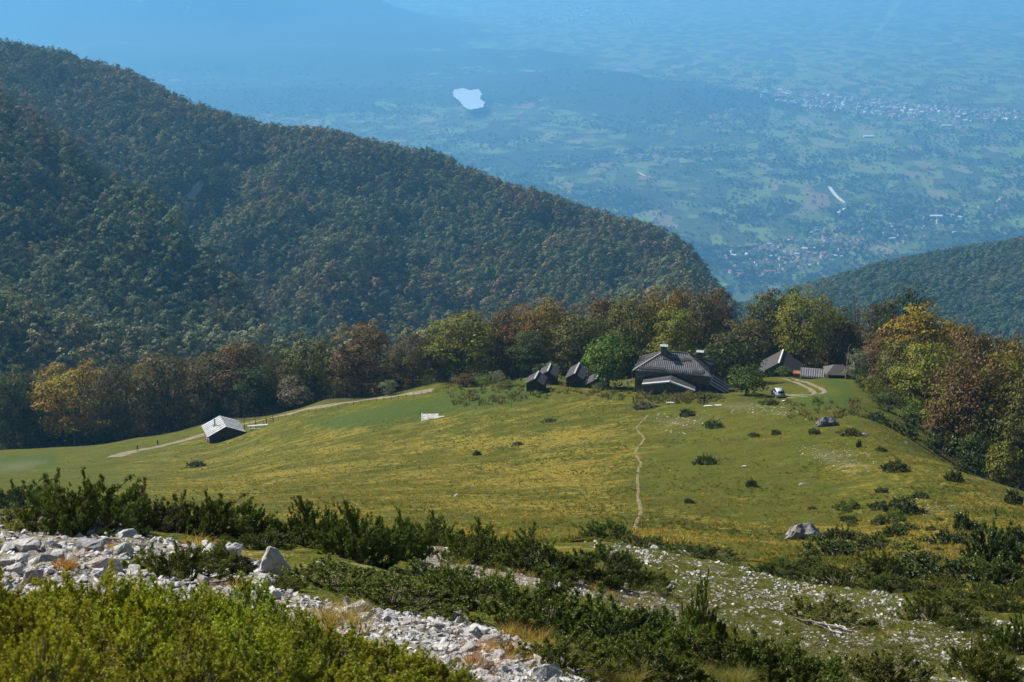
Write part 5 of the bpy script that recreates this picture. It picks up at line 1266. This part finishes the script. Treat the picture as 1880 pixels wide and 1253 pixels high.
def sample_poly(poly, n, rg):
    xs = [p_[0] for p_ in poly]; ys = [p_[1] for p_ in poly]; out = []
    while len(out) < n:
        x = min(xs) + (max(xs) - min(xs)) * rg.random(n * 2); y = min(ys) + (max(ys) - min(ys)) * rg.random(n * 2)
        k = inpoly(x, y, poly) & (x > -30) & (x < 1910) & (y < 1262); out += list(zip(x[k], y[k]))
    return out[:n]
rg = np.random.default_rng(44)
TAIL = [(570, 1102), (700, 1122), (830, 1126), (930, 1168), (1010, 1206), (1110, 1253), (890, 1262), (790, 1195), (650, 1150)]
SCR = SCREE + [TAIL]
LBL = ['pale angular limestone rock in the loose scree on the left', 'pale limestone rock in the strip of scree between the junipers', 'white limestone stone strewn over the right-hand scree slope', 'grey limestone rock in the scree tongue running down to the bottom border']
GRP = ['rocks of the left scree', 'rocks of the middle scree strip', 'stones of the right scree slope', 'rocks of the bottom scree tongue']
for si, (n, lo, hi, pw) in enumerate(((150, 17, 58, 1.9), (40, 10, 24, 2.0), (60, 9, 19, 2.0), (50, 14, 46, 1.7))):
    for (x, y) in sample_poly(SCR[si], n, rg):
        rock(x, y, lo + (hi - lo) * rg.random() ** pw, LBL[si], GRP[si], None, (1, .65 + .35 * rg.random(), .5 + .4 * rg.random()), rmax=130)
# smaller stones nobody could count
GP = []; GS = []
for si, (n, lo, hi) in enumerate(((5200, 3.5, 24), (1600, 2.5, 11), (9000, 2.6, 11), (1500, 4, 22))):
    for (x, y) in sample_poly(SCR[si], n, rg):
        c_ = vnoise(np.array([x / 26.]), np.array([y / 11.]), 91)[0]
        if si == 2 and c_ < -.04 and rg.random() < .85: continue
        th, td = bearing(x, y); GP.append((x, y)); GS.append(lo + (hi - lo) * rg.random() ** 2.6)
for q in PATCH:
    for (x, y) in sample_poly(q, 150, rg): GP.append((x, y)); GS.append(1.6 + 3.6 * rg.random() ** 2)
for i in range(380):
    GP.append((rg.uniform(560, 1800), rg.uniform(760, 990))); GS.append(1.3 + 3.0 * rg.random() ** 3)
GPw = hits(GP); ok = ~np.isnan(GPw[:, 0]); GPw = GPw[ok]; GS = np.array(GS)[ok]
gw = GS * np.sqrt((GPw ** 2 * [1, 1, 0]).sum(1) + (GPw[:, 2] - ZC) ** 2) / FPX
gt = (0.85 + .6 * rg.random((len(GPw), 1))) * np.ones((1, 3))
scatter('gravel', GPw + np.c_[np.zeros((len(GPw), 2)), gw * .08], np.c_[gw, gw * (.6 + .4 * rg.random(len(gw))), gw * (.38 + .35 * rg.random(len(gw)))], STONES, gt, 'loose pale limestone rubble between the larger rocks', 'gravel', tilt=.4)

# ------------------------------------------------------------------ dead branches on the scree
q = hit(1545, 1168, 20); DB = empty('dead_branches', (q[0], q[1], q[2] + .02), 0); tag(DB, 'bleached dead branches lying on the scree under the oval juniper', 'branches')
rg2 = np.random.default_rng(3); Dm = dist(q) / FPX
for i in range(11):
    a0 = np.array([rg2.uniform(-20, 20), rg2.uniform(-30, 30), 3]) * Dm; an = rg2.normal(2.7, .45) + (0 if i % 3 else -1.2); L_ = rg2.uniform(40, 95) * Dm
    pts = [a0 + np.array([math.cos(an) * L_ * f + rg2.normal(0, 2.5) * Dm, math.sin(an) * L_ * f * .9 + rg2.normal(0, 3) * Dm, (4 + 16 * f * (1 - .6 * f) * rg2.uniform(.2, 1.3)) * Dm]) for f in (0, .25, .5, .75, 1)]
    # follow the slope
    pts = [np.array([p_[0], p_[1], p_[2] + float(height(q[0] + p_[0], q[1] + p_[1])) - q[2]]) for p_ in pts]
    V, F = tube_np(pts, np.linspace(2.6, .7, 5) * Dm * rg2.uniform(.5, 1), 6); link('branch', mesh_np('branch', V, F, M['dead_wood'], True), DB)

# ------------------------------------------------------------------ grass
def grass_field(name, px0, px1, py0, py1, n, size, protos, cols, label, rmin, rmax, dens=None, seed=1):
    g = np.random.default_rng(seed); pts = np.c_[g.uniform(px0, px1, n), g.uniform(py0, py1, n)]
    if dens is not None: pts = pts[g.random(len(pts)) < dens(pts[:, 0], pts[:, 1])]
    W_ = hits(pts, rmin, rmax); ok = ~np.isnan(W_[:, 0]); W_ = W_[ok]; pts = pts[ok]; m_ = len(W_)
    s = size[0] + (size[1] - size[0]) * g.random(m_) ** 1.8
    mixv = np.clip(vnoise(W_[:, 0] / 9, W_[:, 1] / 9, seed) * 1.3 + .5 + g.normal(0, .22, m_), 0, 1)[:, None]
    tint = (np.array(cols[0]) * (1 - mixv) + np.array(cols[1]) * mixv) * (.75 + .5 * g.random((m_, 1)))
    return scatter(name, W_, np.c_[s, s, s * (.7 + .5 * g.random(m_))], protos, tint, label, 'grass', tilt=.2)
def meadow_d(x, y): return np.clip(0.28 + .75 * soft(x, y, DRY, 40) + 1.0 * vnoise(x / 55, y / 14, 13) - .5 * soft(x, y, LUSH, 10), .03, 1)
grass_field('meadow_grass', 0, 1880, 730, 1060, 60000, (.3, 1.0), TUFT_FAR, ((.10, .115, .012), (.36, .26, .05)), 'short tussocky grass of the open meadow, green and straw-coloured', 58, 340, meadow_d, 5)
grass_field('scree_grass', 1080, 1880, 985, 1253, 9000, (.25, .6), TUFT_NEAR, ((.11, .12, .02), (.22, .19, .05)), 'thin green grass growing between the stones of the right scree', 9, 75, lambda x, y: .55 + 0 * x, 6)
tufts = [(372, 1000, 26, 1), (380, 1030, 22, 1), (690, 1075, 30, 0), (720, 1085, 22, 0), (640, 1150, 50, 1), (610, 1135, 36, 1), (880, 1195, 34, 2), (930, 1205, 40, 2), (900, 1225, 44, 2), (960, 1212, 30, 1), (985, 1170, 30, 1), (940, 1165, 30, 1), (1010, 1185, 26, 1), (650, 1120, 30, 1), (440, 1075, 22, 1), (120, 1045, 30, 2), (205, 1010, 22, 1), (845, 1035, 26, 3), (100, 960, 24, 3), (20, 968, 30, 3), (1100, 1225, 40, 3), (1175, 1240, 44, 3), (1060, 1205, 30, 3), (1345, 1245, 40, 3)]
TP = []; TS_ = []; TT = []
for x, y, w, c_ in tufts:
    for k in range(7):
        xx, yy = x + rg.normal(0, w * .5), y + rg.normal(0, w * .16); TP.append((xx, yy)); TS_.append(w * rg.uniform(.5, 1.1)); TT.append(np.array([(.30, .27, .13), (.32, .23, .06), (.34, .17, .04), (.17, .17, .03)][c_]) * rg.uniform(.7, 1.2))
for i in range(110):
    sI = int(rg.integers(0, 2)); x, y = sample_poly(SCREE[sI], 1, rg)[0]; TP.append((x, y)); TS_.append(rg.uniform(8, 22)); TT.append(np.array((.30, .22, .07)) * rg.uniform(.6, 1.2))
TW = hits(TP, 3, 120); ok = ~np.isnan(TW[:, 0]); TW = TW[ok]; dd = np.sqrt(TW[:, 0] ** 2 + TW[:, 1] ** 2 + (TW[:, 2] - ZC) ** 2)
ss = np.array(TS_)[ok] * dd / FPX / .3
scatter('dry_grass', TW, ss, TUFT_NEAR, np.array(TT)[ok], 'straw and orange grass tufts tucked between the foreground rocks', 'grass', tilt=.2)
g = np.random.default_rng(8)
WP = [(x, y) for x, y in zip(g.uniform(820, 960, 140), g.uniform(695, 745, 140))] + [(x, y) for x, y in zip(g.uniform(1165, 1330, 170), g.uniform(722, 742, 170))] + [(x, y) for x, y in zip(g.uniform(1440, 1590, 55), g.uniform(738, 772, 55))] + [(x, y) for x, y in zip(g.uniform(960, 1160, 120), g.uniform(690, 735, 120))]
WW = hits(WP, 150, 345); ok = ~np.isnan(WW[:, 0]); WW = WW[ok]
wc = np.array([(.09, .11, .025), (.14, .09, .05), (.07, .10, .02), (.16, .14, .04)])[g.integers(0, 4, len(WW))]
scatter('weeds', WW, g.uniform(1.6, 4.0, len(WW)), TUFT_FAR, wc, 'tall weeds round the cabins, the lodge and the track', 'weeds', tilt=.15)
# ------------------------------------------------------------------ the valley
def gridpt(px, py): return hit(px, py, 4700)
# reservoir
LK = [(833, 165), (850, 162), (862, 166), (878, 164), (884, 172), (882, 180), (890, 190), (886, 197), (872, 200), (862, 202), (852, 196), (846, 188), (838, 182), (832, 175)]
zl = LAKE_Z + 1.2
# keep every corner at the bearing seen, on the level of the water
shore = []
for (px, py) in LK:
    th, td = bearing(px, py); r = (ZC - zl) / td; shore.append((r * math.sin(th), r * math.cos(th)))
fine = []
for i in range(len(shore)):
    a, b = np.array(shore[i]), np.array(shore[(i + 1) % len(shore)])
    for f in np.linspace(0, 1, 8)[:-1]: fine.append(a + (b - a) * f + RNG.normal(0, 4, 2) + 14 * np.array([vnoise(np.array([i * 1.7 + f * 1.7]), np.array([0.5]), 5)[0], vnoise(np.array([i * 1.7 + f * 1.7]), np.array([3.5]), 6)[0]]))
bm = bmesh.new(); bm.faces.new([bm.verts.new((p_[0], p_[1], zl)) for p_ in fine]); bmesh.ops.triangulate(bm, faces=bm.faces[:])
t = NT('lake_water'); wb = t.bsdf((0.52, 0.60, 0.64), 0.35, 0.6, 0.0, t.bump(t.noise(t.coord(), .3, 3), .15, .3)); M['water'] = t.done(wb)  # pale base colour paints in the bright sky reflection on the water
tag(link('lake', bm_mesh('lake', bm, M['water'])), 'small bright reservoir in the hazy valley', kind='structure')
cxl, cyl = np.mean(shore, 0)
def vribbon(name, pix, width, label):
    pts = np.array([gridpt(*p_) for p_ in pix]); d = np.r_[0, np.cumsum(np.hypot(np.diff(pts[:, 0]), np.diff(pts[:, 1])))]
    n = 60; s = np.linspace(0, d[-1], n); cx = np.interp(s, d, pts[:, 0]); cy_ = np.interp(s, d, pts[:, 1])
    ker = np.ones(7) / 7; cx = np.convolve(np.pad(cx, 3, 'edge'), ker, 'valid'); cy_ = np.convolve(np.pad(cy_, 3, 'edge'), ker, 'valid')
    tx, ty = np.gradient(cx), np.gradient(cy_); L = np.hypot(tx, ty); V = []
    for f in (-.5, .5):
        x = cx - ty / L * f * width; y = cy_ + tx / L * f * width; V.append(np.c_[x, y, height(x, y) + 3.0])
    V = np.vstack(V); i = np.arange(n - 1)[:, None]; F = np.hstack([i, i + 1, i + 1 + n, i + n])
    return tag(link(name, mesh_np(name, V, F, M['pale_road'], True)), label, kind='structure')
M['pale_road'] = simple('pale_road', (.55, .53, .5), .9, .2, var=.1, kind='Generated')
vribbon('valley_road', [(1522, 343), (1528, 352), (1536, 362), (1548, 372), (1553, 380), (1546, 386), (1536, 393)], 20, 'pale road winding above the near village')
vribbon('valley_road', [(1172, 318), (1184, 324)], 14, 'short pale track among the valley woods')

# scattered valley trees
g = np.random.default_rng(21); n = 52000
px = g.uniform(300, 1900, n); py = 120 + 420 * g.random(n) ** 0.8
Wv = hits(np.c_[px, py], 4700, 20000, 160); ok = ~np.isnan(Wv[:, 0]); Wv = Wv[ok]
rv = np.hypot(Wv[:, 0], Wv[:, 1]) / VS
den = vnoise(Wv[:, 0] / 420, Wv[:, 1] / 420, 5) + .8 * vnoise(Wv[:, 0] / 130, Wv[:, 1] / 130, 6)
k = (den + g.normal(0, .16, len(den)) > .08 - .2 * (rv < 5200)) & (Wv[:, 2] < 480)
# hedgerow lines
hed = np.abs(((Wv[:, 0] * .95 + Wv[:, 1] * .3) % 170) - 85) > 79
k |= hed & (g.random(len(k)) < .35); k &= ~inpoly(Wv[:, 0], Wv[:, 1], [(cxl + (p_[0] - cxl) * 1.02, cyl + (p_[1] - cyl) * 1.02) for p_ in shore])
Wv = Wv[k]; sv = g.uniform(7, 15, len(Wv)); tv = np.array([(.035, .052, .018)]) * g.uniform(.6, 1.5, (len(Wv), 1))
scatter('valley_woods', Wv, np.c_[sv * 1.25, sv * 1.25, sv], VALLEY_TREE, tv, 'hazy woods and hedgerows spread over the valley floor', 'woods', tilt=.02)

# villages
M['wall_white'] = simple('wall_white', (.62, .60, .56), .9, .2, var=.1); M['tiles_red'] = simple('tiles_red', (.36, .13, .08), .85, .2, var=.25, scale=.5)
M['tiles_brown'] = simple('tiles_brown', (.20, .11, .085), .85, .2, var=.25, scale=.5); M['sheet_pale'] = simple('sheet_pale', (.66, .67, .68), .5, .4, var=.1)
def house_meshes(w, l, h, rise, roofm):
    wl = sheet_mesh('wall', [(-w, -l, -4), (w, -l, -4), (w, -l, h), (0, -l, h + rise), (-w, -l, h)], (0, 2 * l, 0), M['wall_white'])
    bm = bmesh.new()
    for s in (-1, 1): poly_prism(bm, [(0, -l - .5, h + rise + .1), (s * (w + .6), -l - .5, h - .6 * rise / w + .1), (s * (w + .6), l + .5, h - .6 * rise / w + .1), (0, l + .5, h + rise + .1)], (0, 0, .25))
    return wl, bm_mesh('roof', bm, roofm)
VH = [house_meshes(5, 6, 6, 3, M['tiles_red']), house_meshes(5.5, 7, 6.5, 3.2, M['tiles_brown']), house_meshes(4.5, 6, 4, 2.6, M['tiles_red']), house_meshes(6, 8, 7, 3, M['tiles_brown']), house_meshes(5, 9, 5, 2, M['sheet_pale'])]
V1 = [[(1325, 470), (1400, 445), (1500, 425), (1590, 415), (1600, 440), (1560, 470), (1450, 505), (1360, 515), (1330, 500)], [(1600, 420), (1720, 385), (1850, 365), (1860, 400), (1770, 425), (1650, 455)]]
g = np.random.default_rng(31); cnt = 0
for vi, (poly, n, lb) in enumerate(((V1[0], 200, 'small red-roofed white house in the near valley village'), (V1[1], 80, 'small house in the hamlet right of the near village'))):
    pp = hits(sample_poly(poly, n, g), 4700, 13000)
    for q in pp:
        if np.isnan(q[0]): continue
        wl, rf_ = VH[int(g.choice(5, p=[.36, .26, .2, .12, .06]))]; o = empty('village_house', q, g.uniform(0, 3.14)); s = g.uniform(.95, 1.5) ; o.scale = (s, s, s)
        link('wall', wl, o); link('roof', rf_, o); tag(o, lb, 'house', ('houses of the near valley village', 'houses of the hamlet')[vi])
for px, py, s, lb in ((1718, 400, 3.2, 'long pale hall between the near village and the hamlet'), (1345, 470, 1.9, 'pale building at the left end of the near village'), (1594, 253, 3.4, 'long white greenhouse in the valley fields'), (1435, 172, 3.0, 'bright white barn at the left end of the far village'), (1738, 233, 3.2, 'white shed below the far village')):
    q = gridpt(px, py); wl, rf_ = VH[4]; s *= .8; o = empty('valley_hall', q, R(70 + 20 * (s > 2.4))); o.scale = (s, s * 1.3, s * .8); link('wall', wl, o); link('roof', rf_, o); tag(o, lb, 'hall')
# the far village: one mass of roofs
P_ = sample_poly([(1330, 158), (1420, 165), (1560, 178), (1700, 195), (1880, 205), (1880, 222), (1720, 225), (1560, 208), (1480, 200), (1400, 180)], 520, g)
Wf = hits(P_, 4700, 22000); Wf = Wf[~np.isnan(Wf[:, 0])]
fw = []
for wl, rf_ in VH:
    me = wl.copy(); bm = bmesh.new(); bm.from_mesh(wl); nf = len(bm.faces); bm.from_mesh(rf_); me = bpy.data.meshes.new('far_house'); bm.to_mesh(me)
    bm.free(); me.materials.append(M['wall_white']); me.materials.append(rf_.materials[0])
    for i_, p_ in enumerate(me.polygons): p_.material_index = 0 if i_ < nf else 1
    fw.append(me)
scatter('far_village', Wf, g.uniform(1.1, 2.1, len(Wf)), fw, np.ones((len(Wf), 3)), 'hazy white and red houses of the far village', 'village', rot=np.c_[np.zeros((len(Wf), 2)), g.uniform(0, 3.14, len(Wf))])
P_ = list(zip(g.uniform(960, 1200, 60), g.uniform(10, 45, 60))); Wf = hits(P_, 4700, 32000); Wf = Wf[~np.isnan(Wf[:, 0])]
scatter('far_town', Wf, g.uniform(1.2, 3.4, len(Wf)), fw, np.ones((len(Wf), 3)), 'barely visible pale buildings far out on the plain', 'village', rot=np.c_[np.zeros((len(Wf), 2)), g.uniform(0, 3.14, len(Wf))])
# tall factory chimney far out
q = gridpt(1018, 34); V, F = tube_np([(0, 0, -3), (0, 0, 80), (0, 0, 160)], [10, 8, 6.5], 12); FC = link('factory_chimney', mesh_np('factory_chimney', V, F, M['wall_white'], True), None, q)
tag(FC, 'tall pale factory chimney far out on the plain', 'chimney')
V, F = tube_np([(0, 0, 152), (0, 0, 161)], [7.2, 7.2], 12); link('rim_band', mesh_np('rim_band', V, F, M['tiles_red'], True), FC)
# smoke from a field fire
q = gridpt(1604, 70); SM = []; rg3 = np.random.default_rng(4); D_ = dist(q) / FPX
t = NT('smoke'); sv_ = t.n('ShaderNodeVolumePrincipled'); sv_.inputs['Color'].default_value = (.9, .95, 1, 1); sv_.inputs['Density'].default_value = .0018; t.l(sv_.outputs[0], t.out.inputs['Volume']); M['smoke'] = t.m
P_ = [(0, 0), (6, 14), (16, 24), (24, 36), (30, 50), (42, 64)]; rad = [2, 4.5, 6, 6.5, 7, 6]
Vt, Ft = tube_np([(x * D_, 0, z * D_) for x, z in P_], [a * D_ for a in rad], 12)
Vt = Vt + np.stack([vnoise(Vt[:, 2] / 60, Vt[:, 0] / 60, s_) for s_ in (1, 2, 3)], 1) * 30
cap0 = np.mean(Vt[:12], 0); cap1 = np.mean(Vt[-12:], 0); nV = len(Vt)
bm = bmesh.new(); vv = [bm.verts.new(p_) for p_ in np.vstack([Vt, cap0, cap1])]
for f in Ft: bm.faces.new([vv[i] for i in f])
for i in range(12): bm.faces.new((vv[nV], vv[(i + 1) % 12], vv[i])); bm.faces.new((vv[nV + 1], vv[nV - 12 + i], vv[nV - 12 + (i + 1) % 12]))
tag(link('smoke', bm_mesh('smoke', bm, M['smoke'], True), None, q), 'thin white smoke plume rising from the plain', 'smoke', kind='stuff')
